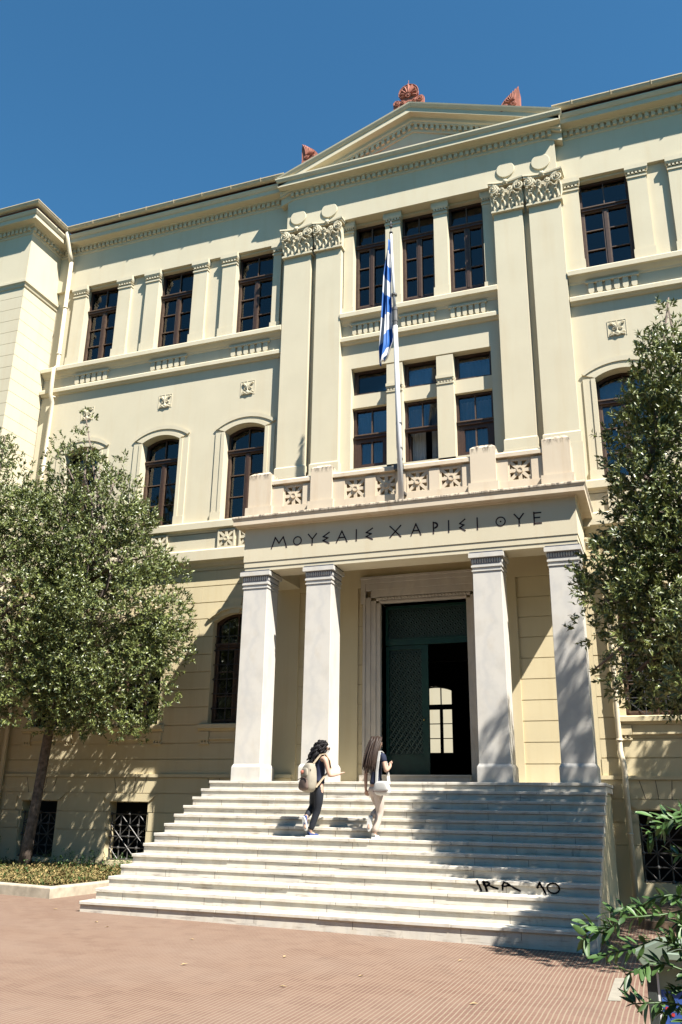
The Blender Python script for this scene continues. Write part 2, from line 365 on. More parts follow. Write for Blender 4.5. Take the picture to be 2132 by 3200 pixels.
# strings and ledges
SILL = [(.008, 13.55), (.03, 13.56), (.05, 13.60), (.10, 13.64), (.15, 13.70), (.21, 13.715), (.21, 13.83), (.19, 13.86), (0, 13.90)]
LOW = [(0, 12.97), (.05, 12.98), (.09, 13.03), (.14, 13.04), (.14, 13.14), (.12, 13.17), (.008, 13.2), (.008, 13.55)]
LED = [(0, 8.18), (.11, 8.19), (.13, 8.24), (.19, 8.27), (.21, 8.28), (.21, 8.44), (.19, 8.48), (0, 8.52)]
BND = [(0, 7.30), (.04, 7.32), (.08, 7.40), (.20, 7.44), (.20, 7.69), (.17, 7.73), (.105, 7.74), (.105, 8.17), (0, 8.18)]
strings = {}
for a, b2, prs in ((-11.6, -3.76, (SILL, LOW)), (3.76, 9.6, (SILL, LOW)), (-2.068, 2.068, (SILL, LOW)), (-11.6, -3.66, (LED, BND)), (3.66, 9.6, (LED, BND))):
    Q = MB()
    Q.sweep([(a, 0), (b2, 0)], prs[1]+prs[0][1:] if prs[0] is SILL else prs[1]+prs[0][1:])
    strings[(a < -3, prs[0] is SILL, abs(a) < 3)] = Q.build('string_course' if prs[0] is SILL else 'window_ledge', 'cream', B)
for c, w in [(c, 1.17) for c in WC]+[((a+b2)/2, .92) for a, b2 in CU]:
    D = MB(); D.box(c-w/2-.02, c+w/2+.02, -.085, .005, 13.50, 13.552); n = 6; p = w/n
    for k in range(n):
        x = c-w/2+p*(k+.5); D.prism([(x-p*.33, 13.505), (x-p*.33, 13.27), (x-p*.2, 13.22), (x+p*.2, 13.22), (x+p*.33, 13.27), (x+p*.33, 13.505)], -.065, .005)
    D.build('guttae_block', 'cream', strings[(c < -3, True, abs(c) < 3)])
# star panels (pierced eight-rayed rosettes)
def star_mesh(s, back=True):
    b2 = MB(); th_ = .05 if back else .2; h = s/2; w = s*.085
    for k in range(4):
        a = PI*k/4; L = h*(1.38 if k % 2 else 1.0)
        b2.stroke(-L*math.cos(a), -L*math.sin(a), L*math.cos(a), L*math.sin(a), w*2*(1. if k % 2 == 0 else .9), -.03-.0015*k, th_)
    b2.disc(0, 0, s*.16, -.05, th_, 20); b2.ring(0, 0, s*.10, s*.15, -.062, -.045, 20)
    for q in ((-h-.03, -h+.012, -h-.03, h+.03), (h-.012, h+.03, -h-.03, h+.03), (-h+.01, h-.01, -h-.03, -h+.012), (-h+.01, h-.01, h-.012, h+.03)): b2.box(q[0], q[1], -.04, th_, q[2], q[3])
    if back: b2.box(-h-.03, h+.03, .06, .07, -h-.03, h+.03)
    return b2
sp = star_mesh(.42).build('star_panel', 'cream', strings[(True, False, False)])
first = True
for c in WC:
    for d in (-.3, .3):
        o = sp if first else cp(sp, strings[(c < 0, False, False)]); first = False; o.location = (c+d, -.125, 7.97)
# small pilasters of the upper storey
def pil(x0, x1, top, cap0):
    b2 = MB(); b2.box(x0, x1, 0, .102, 13.88, cap0); b2.box(x0-.025, x1+.025, -.03, .102, 13.88, 14.22 if x1-x0 > .3 else 14.1)
    b2.box(x0-.02, x1+.02, -.025, .102, cap0, cap0+.04); b2.box(x0-.004, x1+.004, -.005, .102, cap0+.04, cap0+.10)
    n = 5; p = (x1-x0)/n
    for k in range(n): b2.box(x0+p*(k+.22), x0+p*(k+.78), -.045, .0, cap0+.10, cap0+.16)
    b2.box(x0-.03, x1+.03, -.03, .102, cap0+.10, cap0+.115); b2.frus((x0-.03, x1+.03, -.05, .102), (x0-.05, x1+.05, -.075, .102), cap0+.16, cap0+.22); b2.box(x0-.05, x1+.05, -.075, .102, cap0+.22, top)
    return b2.build('small_pilaster', 'cream', B)
for c in WC:
    pil(c-HW-.44, c-HW, 16.62, 16.27); pil(c+HW, c+HW+(.24 if c == -4.75 else .44), 16.62, 16.27) if c != 4.75 else pil(c+HW, c+HW+.44, 16.62, 16.27)
for x0, x1 in ((-2.05, -1.78), (-.87, -.46), (.46, .82), (1.76, 2.05)): pil(x0, x1, 16.79, 16.44)
# arched surrounds, plaques, lower window hoods and sills
for c in WC:
    A = MB()
    for s in (-1, 1):
        x0, x1 = sorted((c+s*(HW+.003), c+s*(HW+.28))); A.box(x0, x1, -.03, .0, 8.5, 11.0); xa, xb = sorted((c+s*(HW+.003), c+s*(HW+.10))); A.box(xa, xb, -.05, -.03, 8.5, 10.99)
        A.box(x0-.01, x1+.01, -.055, .0, 8.5, 8.75)
    for (i0, i1, yf) in ((.003, .28, -.03), (.003, .10, -.05), (.24, .30, -.055)):
        pa = arc_pts(c-HW-i0, c+HW+i0, 11.0-.004+i0*.4, .17+i0*.35); pb = arc_pts(c-HW-i1, c+HW+i1, 11.0+i1*.45, .17+i1*.55)
        for i in range(len(pa)-1): A.prism([pa[i], pa[i+1], pb[i+1], pb[i]], yf, 0 if yf > -.04 else -.03)
    A.build('arched_surround', 'cream', B)
    pq = MB(); cx, cz = c, 12.21; pq.box(cx-.2, cx+.2, -.004, -.001, cz-.2, cz+.2)
    random.seed(int(c*10))
    for s in (-1, 1):
        for (u, w_, r_) in ((.13, .13, .045), (.13, -.13, .045), (.07, -.02, .05)):
            pts = [(cx+s*u+r_*(1-t*.14)*math.cos(t), -.02, cz+w_+r_*(1-t*.14)*math.sin(t)) for t in [k*.7 for k in range(9)]]
            pq.tube(pts, .012, 5)
        for k in range(5): pq.tube([(cx+s*.02, -.02, cz-.02), (cx+s*(.03+.02*k), -.035, cz+.06+.03*k*(1-k*.12)), (cx+s*(.05+.028*k), -.02, cz+.15-.012*k)], (.01, .014, .006), 5)
    pq.ball((cx, -.02, cz-.12), (.05, .03, .05)); pq.tube([(cx-.17, -.02, cz-.18), (cx-.06, -.03, cz-.15), (cx, -.03, cz-.19), (cx+.07, -.03, cz-.15), (cx+.17, -.02, cz-.18)], .018, 6)
    pq.tube([(cx, -.02, cz-.1), (cx, -.035, cz+.19)], (.02, .012), 6)
    for q in ((-.21, .21, .2, .212), (-.212, -.2, -.2, .2), (.2, .212, -.2, .2)): pq.box(cx+q[0], cx+q[1], -.012, -.001, cz+q[2], cz+q[3])
    pq.build('relief_plaque', 'cream', B)
    h = MB()
    pa = arc_pts(c-HW-.10, c+HW+.10, 5.94, .24); pb = arc_pts(c-HW-.15, c+HW+.15, 5.99, .26)
    for i in range(len(pa)-1): h.prism([pa[i], pa[i+1], pb[i+1], pb[i]], -.07, 0)
    h.prism([(c-.13, 6.06), (c+.13, 6.06), (c+.2, 6.45), (c-.2, 6.45)], -.05, 0)
    h.build('window_hood', 'yellow', B); h = MB()
    h.sweep([(c-HW-.2, 0), (c+HW+.2, 0)], [(0, 3.24), (.05, 3.25), (.08, 3.30), (.13, 3.31), (.13, 3.40), (0, 3.43)])
    for s in (-1, 1):
        x0, x1 = sorted((c+s*.50, c+s*.755)); h.box(x0, x1, -.075, 0, 3.05, 3.24)
        for k in range(3): h.prism([(x0+.03+.075*k, 3.05), (x0+.08+.075*k, 3.05), (x0+.07+.075*k, 2.99), (x0+.04+.075*k, 2.99)], -.06, 0)
        h.box(x0, x1, -.05, 0, 2.95, 2.99)
    h.box(c-.49, c+.49, -.03, 0, 3.1, 3.24); h.box(c-.49, c+.49, -.05, 0, 3.06, 3.1)
    h.build('window_sill', 'yellow', B)
# ------------------------------------------------------------------ windows
def window(x0, x1, z0, z1, y, rise=0., tz=None, rows=3, kind='casement', curtain=0, opened=False, grille=False):
    f = MB(); fw = .06; zs = z1-rise; c = (x0+x1)/2
    f.box(x0, x0+fw, y-.03, y+.07, z0, zs); f.box(x1-fw, x1, y-.03, y+.07, z0, zs); f.box(x0+fw, x1-fw, y-.03, y+.07, z0, z0+fw)
    if rise:
        pa = arc_pts(x0, x1, zs, rise); pb = arc_pts(x0+fw, x1-fw, zs-fw*.9, rise)
        for i in range(len(pa)-1): f.prism([pa[i], pa[i+1], pb[i+1], pb[i]], y-.029, y+.069)
    else: f.box(x0+fw, x1-fw, y-.03, y+.07, z1-fw, z1)
    top = z1-fw*.6
    def bar(a, b2, y0, y1, p, q, mi=1): f.box(a, b2, y0, y1, p, q, mi)
    if tz:
        f.box(x0+.03, x1-.03, y-.075, y+.06, tz-.05, tz+.05); f.box(x0+.01, x1-.01, y-.1, y+.02, tz+.02, tz+.05, 1)
        if kind != 'fixed': bar(c-.013, c+.013, y-.012, y+.03, tz+.05, top)
        bar(x0+fw, x1-fw, y-.02, y+.03, tz+.05, tz+.075, 1)
        lt = tz-.05
    else: lt = z1-fw
    if kind == 'casement' and not opened:
        f.box(c-.034, c+.034, y-.04, y+.05, z0+fw, lt); bar(c-.072, c-.034, y-.025, y+.03, z0+fw, lt); bar(c+.034, c+.072, y-.025, y+.03, z0+fw, lt)
        for s in (0, 1):
            a = x0+fw if s == 0 else c+.072; b2 = c-.072 if s == 0 else x1-fw
            e = (a, a+.032) if s == 0 else (b2-.032, b2); bar(e[0], e[1], y-.025, y+.03, z0+fw, lt)
            ai, bi = (a+.032, b2) if s == 0 else (a, b2-.032)
            bar(ai, bi, y-.02, y+.03, z0+fw, z0+fw+.04); bar(ai, bi, y-.02, y+.03, lt-.035, lt)
            for k in range(1, rows):
                z = z0+fw+(lt-z0-fw)*k/rows; bar(ai, bi, y-.015, y+.02, z-.012, z+.012)
    elif kind == 'sash' and not opened:
        for a, b2 in ((x0+fw, x0+fw+.12), (x1-fw-.12, x1-fw)): f.box(a, b2, y-.02, y+.04, z0+fw, lt)
        f.box(x0+fw+.12, x1-fw-.12, y-.02, y+.04, lt-.1, lt); f.box(x0+fw+.12, x1-fw-.12, y-.02, y+.04, z0+fw, z0+fw+.07); bar(c-.018, c+.018, y-.01, y+.03, z0+fw+.07, lt-.1)
    elif kind == 'fixed':
        bar(x0+fw, x0+fw+.03, y-.01, y+.03, z0+fw, lt); bar(x0+fw+.03, x1-fw, y-.02, y+.03, z0+fw, z0+fw+.03)
    fo = f.build('window', ['wood', 'wood_sunlit'], B)
    p = MB(); yp = y+.036; zb = tz if opened else z0+.02
    if rise:
        pa = arc_pts(x0+.02, x1-.02, zs, rise-.02); p.prism([(x0+.02, zb)]+pa+[(x1-.02, zb)], yp, yp+.006)
    else: p.box(x0+.02, x1-.02, yp, yp+.006, zb, z1-.02)
    p.build('pane', 'glass', fo)
    if curtain:
        k = MB(); n = 26
        def sheet(a, b2, za, zb2, yc):
            xs = [a+(b2-a)*i/n for i in range(n+1)]; ys = [yc+.03*math.sin(i*1.9+a*7)+.012*math.sin(i*3.1) for i in range(n+1)]
            k.add([(x, q, za) for x, q in zip(xs, ys)]+[(x, q, zb2) for x, q in zip(xs, ys)], [(i, i+1, n+2+i, n+1+i) for i in range(n)])
        w = x1-x0
        if curtain == 1: sheet(x0+.05, x0+w*.50, z0, z1-.06, y+.3); sheet(x0+w*.66, x1-.05, z0, z1-.06, y+.33)
        if curtain == 2: sheet(x0+.05, x1-.05, z0+(z1-z0)*.55, z1-.06, y+.28)
        if curtain == 3: sheet(x0+.05, x0+w*.40, z0, z1-.06, y+.3); sheet(x0+w*.45, x0+w*.85, z0, z1-.06, y+.3)
        if curtain == 4: sheet(x0+.05, x1-.05, z0, z1-.06, y+.3)
        k.build('curtain', 'curtain', fo, smooth=True)
    if opened:
        l = MB(); l.box(x0+.07, x0+.11, y+.08, y+.5, z0+.05, zb-.06); l.build('open_sash', 'wood', fo)
    if grille:
        g = MB()
        for k in range(1, 3): x = x0+(x1-x0)*k/3; g.tube([(x, y-.10, z0), (x, y-.10, z1-rise)], .012, 6)
        for k in range(1, 7):
            z = z0+(z1-rise-z0)*k/7; g.tube([(x0, y-.10, z), (x1, y-.10, z)], .012, 6)
        for k in range(0, 6, 1):
            za = z0+(z1-rise-z0)*k/7; zc = z0+(z1-rise-z0)*(k+1)/7
            for q in range(3):
                a = x0+(x1-x0)*q/3; b2 = x0+(x1-x0)*(q+1)/3; s = (k+q) % 2
                g.tube([(a, y-.10, za if s else zc), (b2, y-.10, zc if s else za)], .008, 5)
        g.build('window_grille', 'dark_iron', fo)
    return fo
for i, c in enumerate(WC):
    window(c-HW, c+HW, 13.98, 16.56, .26, tz=15.78, curtain=(0, 0, 1, 0, 0)[i])
    window(c-HW, c+HW, 8.55, 11.16, .25, rise=.17, tz=10.47, curtain=(1, 1, 0, 2, 4)[i])
    window(c-HW, c+HW, 3.44, 6.08, .22, rise=.2, tz=5.30, grille=True)
for i, (a, b2) in enumerate(CU): window(a, b2, 14.15, 16.72, .26, tz=16.06, curtain=(0, 4, 0)[i])
for i, (a, b2) in enumerate(CL):
    window(a, b2, 11.56, 12.28, .26, kind='fixed', curtain=4)
    window(a, b2, 9.55, 11.2, .26, tz=10.42, kind='sash', curtain=(3, 1, 4)[i], opened=(i == 1))
# basement grilles with diagonal bars and bosses
for c in WC:
    g = MB(); x0, x1, z0, z1 = c-.5, c+.5, .36, 1.36; yg = .10
    nx, nz = 5, 5
    for i in range(nx): x = x0+(x1-x0)*i/(nx-1); g.tube([(x, yg, z0), (x, yg, z1)], .014, 6)
    for j in range(nz): z = z0+(z1-z0)*j/(nz-1); g.tube([(x0, yg-.008, z), (x1, yg-.008, z)], .014, 6)
    dx, dz = (x1-x0)/(nx-1), (z1-z0)/(nz-1)
    for i in range(nx-1):
        for j in range(nz-1):
            a, b2 = (x0+i*dx, z0+j*dz), (x0+(i+1)*dx, z0+(j+1)*dz)
            if (i+j) % 2: g.tube([(a[0], yg-.02, a[1]), (b2[0], yg-.02, b2[1])], .012, 6)
            else: g.tube([(a[0], yg-.02, b2[1]), (b2[0], yg-.02, a[1])], .012, 6)
    for i in range(nx):
        for j in range(nz):
            if (i+j) % 2 == 0: g.ball((x0+i*dx, yg-.03, z0+j*dz), .038, 8, 6)
    g.build('basement_grille', 'iron', B)
# ------------------------------------------------------------------ main cornice, gutter, downpipes
CP = [(0, 17.84), (.03, 17.86), (.03, 17.92), (.035, 17.925), (.035, 18.05), (.11, 18.055), (.11, 18.085), (.15, 18.115), (.33, 18.12), (.33, 18.25), (.36, 18.27), (.40, 18.34), (.40, 18.38), (0, 18.42)]
LP = [(-18, -1.38), (-11.6, -1.38), (-11.6, 0), (-3.72, 0)]; RP = [(3.72, 0), (9.6, 0)]
BP = [(-3.55, .0), (-3.55, -.18), (3.55, -.18), (3.55, .0)]
def dentils(mb, p, q, off, z0=17.93, z1=18.05, shift=0):
    p, q = Vector(p), Vector(q); d = (q-p); L = d.length; d.normalize(); nrm = Vector((d.y, -d.x)); x = .04+shift
    while x+.09 < L:
        a = p+d*x; b2 = p+d*(x+.092); pts = [a+nrm*.02, b2+nrm*.02, b2+nrm*off, a+nrm*off]
        mb.add([(v.x, v.y, z0) for v in pts]+[(v.x, v.y, z1) for v in pts], [(0, 1, 2, 3), (4, 5, 6, 7), (0, 1, 5, 4), (1, 2, 6, 5), (2, 3, 7, 6), (3, 0, 4, 7)]); x += .152
for path, dz, segs in ((LP, 0, [((-18, -1.38), (-11.5, -1.38)), ((-11.6, -1.46), (-11.6, -.1)), ((-11.6, 0), (-3.74, 0))]), (RP, 0, [((3.74, 0), (9.6, 0))]), (BP, .004, [((-3.63, -.18), (3.66, -.18))])):
    C_ = MB(); C_.sweep(path, [(o, z+dz) for o, z in CP])
    for p, q in segs: dentils(C_, p, q, .10)
    C_.build('cornice', 'cream', B)
gp = [(.41+.095*math.cos(t), 18.57+.095*math.sin(t)) for t in [PI+PI*k/10 for k in range(11)]]+[(.52, 18.575), (.52, 18.60), (.495, 18.605), (.485, 18.57)]+[(.41+.075*math.cos(t), 18.57+.075*math.sin(t)) for t in [2*PI-PI*k/8 for k in range(1, 9)]]
for path in (LP, RP):
    Gt = MB(); Gt.sweep(path, gp, closed=True)
    for p, q in zip(path, path[1:]):
        p, q = Vector(p), Vector(q); d = (q-p); L = d.length; d.normalize(); nrm = Vector((d.y, -d.x)); x = .5
        while x < L-.2:
            a = p+d*x; r = [(.31, 18.62), (.42, 18.62), (.53, 18.605), (.53, 18.56), (.49, 18.50)]
            Gt.tube([(a+nrm*o).to_tuple()+(z,) for o, z in r], .014, 5); x += .95
    Gt.build('gutter', 'gutter_metal', B, smooth=False)
R_ = MB(); R_.add([(-18, -1.71, 18.60), (-11.27, -1.71, 18.60), (-11.27, -.32, 18.61), (-14, 4, 20.6), (-18, 4, 20.6)], [(0, 1, 2, 3, 4)])
R_.add([(-11.3, -.33, 18.60), (9.6, -.33, 18.60), (9.6, 6, 20.9), (-11.3, 6, 20.9)], [(0, 1, 2, 3)]); R_.add([(-18, 6, 20.9), (9.6, 6, 20.9), (9.6, 12.3, 18.4), (-18, 12.3, 18.4)], [(0, 1, 2, 3)])
R_.build('roof', 'terracotta', B)
d = MB(); d.tube([(-11.15, -.42, 18.50), (-11.13, -.36, 18.2), (-11.12, -.22, 17.85), (-11.08, -.14, 17.55)], .075, 10); d.tube([(-11.08, -.14, 17.55), (-11.07, -.14, 13.9), (-11.07, -.27, 13.75), (-11.07, -.27, 12.9), (-11.07, -.15, 12.7), (-11.07, -.15, 8.6), (-11.07, -.3, 8.45), (-11.07, -.3, 7.3), (-11.07, -.15, 7.1), (-11.07, -.15, .3)], .06, 10)
for z in (15.9, 14.3, 12.87, 10.7, 6.0, 4.2): d.tube([(-11.15, -.14 if z > 14 else -.15, z), (-10.99, -.14 if z > 14 else -.15, z)], .02, 6); d.tube([(-11.075, -.145, z-.02), (-11.075, -.145, z+.02)], .075, 10)
d.build('downpipe', 'pipe_paint', B, smooth=True)
d = MB(); d.tube([(3.66, -.25, 7.10), (3.98, -.30, 7.02), (4.03, -.28, 6.92), (4.0, -.12, 6.7), (4.0, -.10, 3.0), (4.0, -.10, 2.75), (4.05, -.16, 2.45), (4.05, -.16, .1)], .055, 10)
for z in (5.6, 3.9, 2.95, 1.2): d.tube([(4.0 if z > 2.7 else 4.05, -.10 if z > 2.7 else -.16, z-.02), (4.0 if z > 2.7 else 4.05, -.10 if z > 2.7 else -.16, z+.02)], .068, 10)
d.build('downpipe', 'pipe_paint', B, smooth=True)
# projecting side wing at the left edge
w = MB()
wall(w, -18, -11.6, 16.22, 18.3, -1.38)
for a in ((-11.6, -1.38, 16.22), ): w.add([(-11.6, -1.38, 16.22), (-11.6, .3, 16.22), (-11.6, .3, 18.3), (-11.6, -1.38, 18.3)], [(0, 1, 2, 3)])
w.sweep([(-18, -1.36), (-11.62, -1.36), (-11.62, .45)], [(0, 16.0), (.03, 16.02), (.05, 16.1), (.09, 16.14), (.09, 16.22), (0, 16.3)])
z = 2.6
while z < 16.15:
    z1 = min(z+.385, 16.15); p = [(-18, -1.36), (-11.62, -1.36), (-11.62, .45)]
    w.sweep(p, [(-.012, z), (0, z+.005), (0, z1-.007), (-.012, z1-.002)], cap=False); z = z1
w.sweep([(-18, -1.36), (-11.62, -1.36), (-11.62, .45)], [(0, -.3), (0.03, -.3), (.03, 2.5), (0, 2.6)])
w.build('projecting_wing', 'cream', B)
# ------------------------------------------------------------------ giant pilasters with composite capitals
def capital_mesh():
    b2 = MB(); h = .40
    b2.frus((-h, h, -.05, .2), (-h-.03, h+.03, -.10, .2), 0, .62)
    b2.box(-h-.05, h+.05, -.11, .2, -.035, .02)
    def leaf(cx, z0, w_, hh, lean, y0=-.06):
        pts = []
        for i in range(7):
            t = i/6; wd = w_*(.55+.75*math.sin(min(1, t*1.25)*PI*.8)*.6)*(1-.75*max(0, t-.7)/.3)
            yy = y0-.02-lean*t**2.2; zz = z0+hh*(t if t < .85 else .85+.4*(t-.85)-.9*(t-.85)**2*6)
            pts.append((wd, yy, zz))
        o = len(b2.v)
        for wd, yy, zz in pts: b2.v += [(cx-wd, yy+.03, zz), (cx-wd*.45, yy-.012, zz), (cx, yy+.006, zz), (cx+wd*.45, yy-.012, zz), (cx+wd, yy+.03, zz)]
        for i in range(6):
            for k in range(4): b2.f.append((o+i*5+k, o+i*5+k+1, o+i*5+5+k+1, o+i*5+5+k)); b2.m.append(0)
        b2.ball((cx, pts[-1][1]-.005, pts[-1][2]-.015), (w_*.5, .03, .022), 8, 5)
    for k in range(4): leaf(-.31+.205*k, .02, .085, .30, .10)
    for k in range(5): leaf(-.40+.20*k, .10, .075, .42, .14, -.05)
    for k in range(8): b2.tube([(-.36+.103*k, -.10, .03), (-.36+.103*k, -.12, .16)], (.018, .012), 5)
    for s in (-1, 1):
        for (cx, cz, R0, turns, r_) in ((s*.36, .60, .135, 2.1, .028), (s*.10, .55, .075, 1.6, .02)):
            n = 26; pts = []
            for i in range(n):
                t = i/(n-1); a = PI*.5+s*2*PI*turns*t*(1 if cx*s > .2 else -1); rr = R0*(1-.86*t); pts.append((cx+rr*math.cos(a)*1.0, -.17-.05*t, cz+rr*math.sin(a)))
            b2.tube(pts, [r_*(1.2-.7*i/n) for i in range(n)], 6); b2.ball((cx, -.22, cz), .03, 8, 6)
        b2.tube([(s*.06, -.12, .34), (s*.12, -.15, .46), (s*.24, -.17, .66), (s*.36, -.18, .735)], (.02, .03, .035, .03), 6)
        for q in range(4): b2.ball((s*(.18+.05*q), -.18, .44-.035*q), .026, 6, 5)
    # abacus with concave sides, central flower
    for (z0, z1, e) in ((.74, .79, 0), (.79, .835, .025)):
        fr = [(-.47-e, -.20-e)]+[(-.47+.94*i/10, -.20-e+.075*math.sin(PI*i/10)) for i in range(1, 10)]+[(.47+e, -.20-e)]
        pl = fr+[(.50+e, .15), (-.50-e, .15)]; n = len(pl)
        b2.add([(x, y, z0) for x, y in pl]+[(x, y, z1) for x, y in pl], [tuple(range(n)), tuple(range(2*n-1, n-1, -1))]+[(i, (i+1) % n, n+(i+1) % n, n+i) for i in range(n)])
    b2.ball((0, -.21, .76), (.06, .05, .06), 10, 8)
    for k in range(6): b2.ball((.055*math.cos(k*PI/3), -.20, .76+.055*math.sin(k*PI/3)), (.032, .03, .032), 6, 5)
    return b2
cap0 = None
for (x0, x1) in ((-3.74, -2.95), (-2.79, -2.07), (2.07, 2.79), (2.95, 3.74)):
    p = MB(); p.box(x0, x1, -.18, 0.0, 9.68, 15.93)
    p.box(x0-.03, x1+.03, -.215, 0.0, 9.40, 9.66); p.frus((x0-.03, x1+.03, -.215, 0), (x0, x1, -.18, 0), 9.66, 9.70); p.box(x0-.05, x1+.05, -.235, 0.0, 7.4, 9.39)
    for e in ((x0-.05, x0-.035), ) if x0 < -3 else (): p.box(e[0], e[1], -.10, -.0, 9.4, 15.9)
    po = p.build('giant_pilaster', 'cream', B)
    if cap0 is None: cap0 = capital_mesh().build('composite_capital', 'cream', po); co = cap0
    else:
        co = cap0.copy(); COL.objects.link(co); co.parent = po
    co.location = ((x0+x1)/2, -.15, 15.955); co.scale = ((x1-x0)/.80, 1, 1)
for x in (-3.36, -2.43, 2.43, 3.32):
    md = MB(); md.disc(x, 17.21, .235, -.216, -.17, 36); md.build('medallion', 'cream', B, bevel=.012)
# ------------------------------------------------------------------ pediment
Pd = MB(); sl = .375; xe = 3.90
RK = [(0, -.70), (.03, -.69), (.03, -.47), (.11, -.465), (.11, -.42), (.15, -.39), (.15, -.30), (.17, -.28), (.33, -.27), (.33, -.13), (.355, -.115), (.40, -.04), (.41, 0), (-.25, .0), (-.25, -.70)]
n = len(RK)
for s in (-1, 1):
    vs = [(0, -.18-o, 19.87+h) for o, h in RK]+[(s*xe, -.18-o, 19.87+h-sl*xe) for o, h in RK]
    Pd.add(vs, [(i, (i+1) % n, n+(i+1) % n, n+i) for i in range(n)]+[tuple(range(n, 2*n))])
    x = .05
    while x < 2.9:
        a, b2 = s*x, s*(x+.085); f = lambda q, h: 19.87+h-sl*abs(q)
        pts = [(a, f(a, -.60)), (b2, f(b2, -.60)), (b2, f(b2, -.468)), (a, f(a, -.468))]
        Pd.prism(pts, -.28, -.19); x += .152
Pd.add([(-3.6, -.172, 18.3), (3.6, -.172, 18.3), (0, -.172, 19.5)], [(0, 1, 2)])
Pd.build('pediment', 'cream', B)
pr = MB(); 
for s in (-1, 1): pr.add([(0, .05, 19.86), (s*3.85, .05, 19.86-sl*3.85), (s*3.85, 6, 19.86-sl*3.85), (0, 6, 19.86)], [(0, 1, 2, 3)])
pr.build('pediment_roof', 'terracotta', B)
def petal(b2, p0, p1, bend, w, y0, bulge=.05, n=8):
    """one carved frond: a ridge-backed blade from p0 to p1 in the xz plane"""
    o = len(b2.v); d = Vector((p1[0]-p0[0], 0, p1[1]-p0[1])); L = d.length; d.normalize(); q = Vector((-d.z, 0, d.x))
    for i in range(n+1):
        t = i/n; wd = w*(.35+.95*math.sin(min(1., t*1.12)*PI*.72))*(1 if t < .88 else max(.25, 1-(t-.88)/.12*.75))
        c = Vector((p0[0], y0, p0[1]))+d*L*t+q*bend*math.sin(PI*t)
        b2.v += [tuple(c-q*wd), tuple(c-q*wd*.45+Vector((0, -bulge*.75, 0))), tuple(c+Vector((0, -bulge, 0))), tuple(c+q*wd*.45+Vector((0, -bulge*.75, 0))), tuple(c+q*wd)]
    for i in range(n):
        for k in range(4): b2.f.append((o+i*5+k, o+i*5+k+1, o+i*5+5+k+1, o+i*5+5+k)); b2.m.append(0)
def spiral(b2, cx, cz, r_, turns, s, w, y0, a0=0):
    n = int(14*turns); b2.tube([(cx+r_*(1-.82*i/n)*math.cos(a0+s*2*PI*turns*i/n), y0-.012*i/n, cz+r_*(1-.82*i/n)*math.sin(a0+s*2*PI*turns*i/n)) for i in range(n+1)], w, 6)
    b2.ball((cx, y0-.02, cz), w*1.3, 6, 5)
def antefix(half=0):
    b2 = MB()
    if not half:
        out = [(.275*math.sin(a)*(1.0 if abs(a) < 1.9 else .92), .27-.0+.29*math.cos(a)) for a in [-2.35+4.7*k/26 for k in range(27)]]
        b2.prism([(-.15, -.02)]+out+[(.15, -.02)], .0, .09); 
        b2.tube([(x, .0, z) for x, z in out], .014, 6)
        for k in range(9):
            a = rad(-104+26*k); L = .345-.075*abs(math.sin(a*.7)); petal(b2, (.075*math.sin(a), .18+.075*math.cos(a)), (L*math.sin(a)*.86, .18+L*math.cos(a)*1.08), .012*math.copysign(1, a) if a else 0, .034, -.004, .05)
        b2.ring(0, .17, .052, .075, -.035, .0, 20); b2.ball((0, -.03, .17), (.035, .03, .035))
        for s in (-1, 1):
            pl = [(s*.03, -.16*0-.02), (s*.10, -.10), (s*.43, -.19), (s*.44, .02), (s*.38, .09), (s*.28, .08), (s*.16, .02)]
            b2.prism(pl if s > 0 else pl[::-1], -.006, .09)
            spiral(b2, s*.335, -.03, .09, 1.8, s, .016, -.02, PI*.5); spiral(b2, s*.155, -.03, .062, 1.6, -s, .013, -.02, PI*.5)
        b2.tube([(0, .03, .5), (0, .03, .74)], .009, 6)
    else:
        s = half
        pl = [(s*.25, -.14), (s*.265, .30), (s*.245, .46), (s*.17, .40), (s*.04, .31), (-s*.09, .20), (-s*.19, .08), (-s*.25, -.03), (-s*.25, -.14)]
        b2.prism(pl, 0, .26)
        for k in range(7):
            t = k/6; petal(b2, (s*(.13-.07*t), .05-.03*t), (s*(.245-.39*t**.9), .445-.36*t**1.15), s*.035*(1-t*.3), .026, -.004, .045)
        spiral(b2, s*.09, -.03, .08, 1.9, -s, .016, -.02); spiral(b2, -s*.12, -.06, .055, 1.7, s, .013, -.02)
        b2.box(-.25, .25, -.015, .26, -.22, -.13)
    return b2
for hf, loc in ((0, (-.04, -.50, 20.0)), (-1, (-2.93, -.50, 18.97)), (1, (2.69, -.50, 19.02))):
    o = antefix(hf).build('antefix', 'terracotta', B); o.location = loc
# ------------------------------------------------------------------ portico
PF = -1.862; XA, XB = 3.33, 1.82
E_ = MB()
for (z0, z1, o) in ((6.55, 6.635, -.028), (6.638, 6.76, -.014), (6.763, 7.575, 0)):
    y0 = PF-o; x = 3.645+o
    E_.box(-x, x, y0, y0+.58, z0, z1); 
    for s in (-1, 1):
        a, b2 = sorted((s*x, s*(x-.58))); E_.box(a, b2, y0+.58, .0, z0, z1)
E_.box(-3.0, 3.0, -1.2, .05, 7.3, 7.4)
E_.build('entablature', 'cream', B)
ENT = bpy.data.objects['entablature']; wl = .027; y0, y1 = PF-.006, PF+.004; zb, zt = 7.035, 7.28
class _I: pass
IN = _I(); IN.m = MB()
def st(x0, z0, x1, z1): IN.m.stroke(x0, z0, x1, z1, wl, y0, y1)
def L_I(x): st(x, zb, x, zt)
def L_S(x, w=.14): st(x+w, zt, x, zt-.085); st(x, zt-.085, x+w*.8, (zt+zb)/2); st(x+w*.8, (zt+zb)/2, x, zb+.07); st(x, zb+.07, x+w, zb)
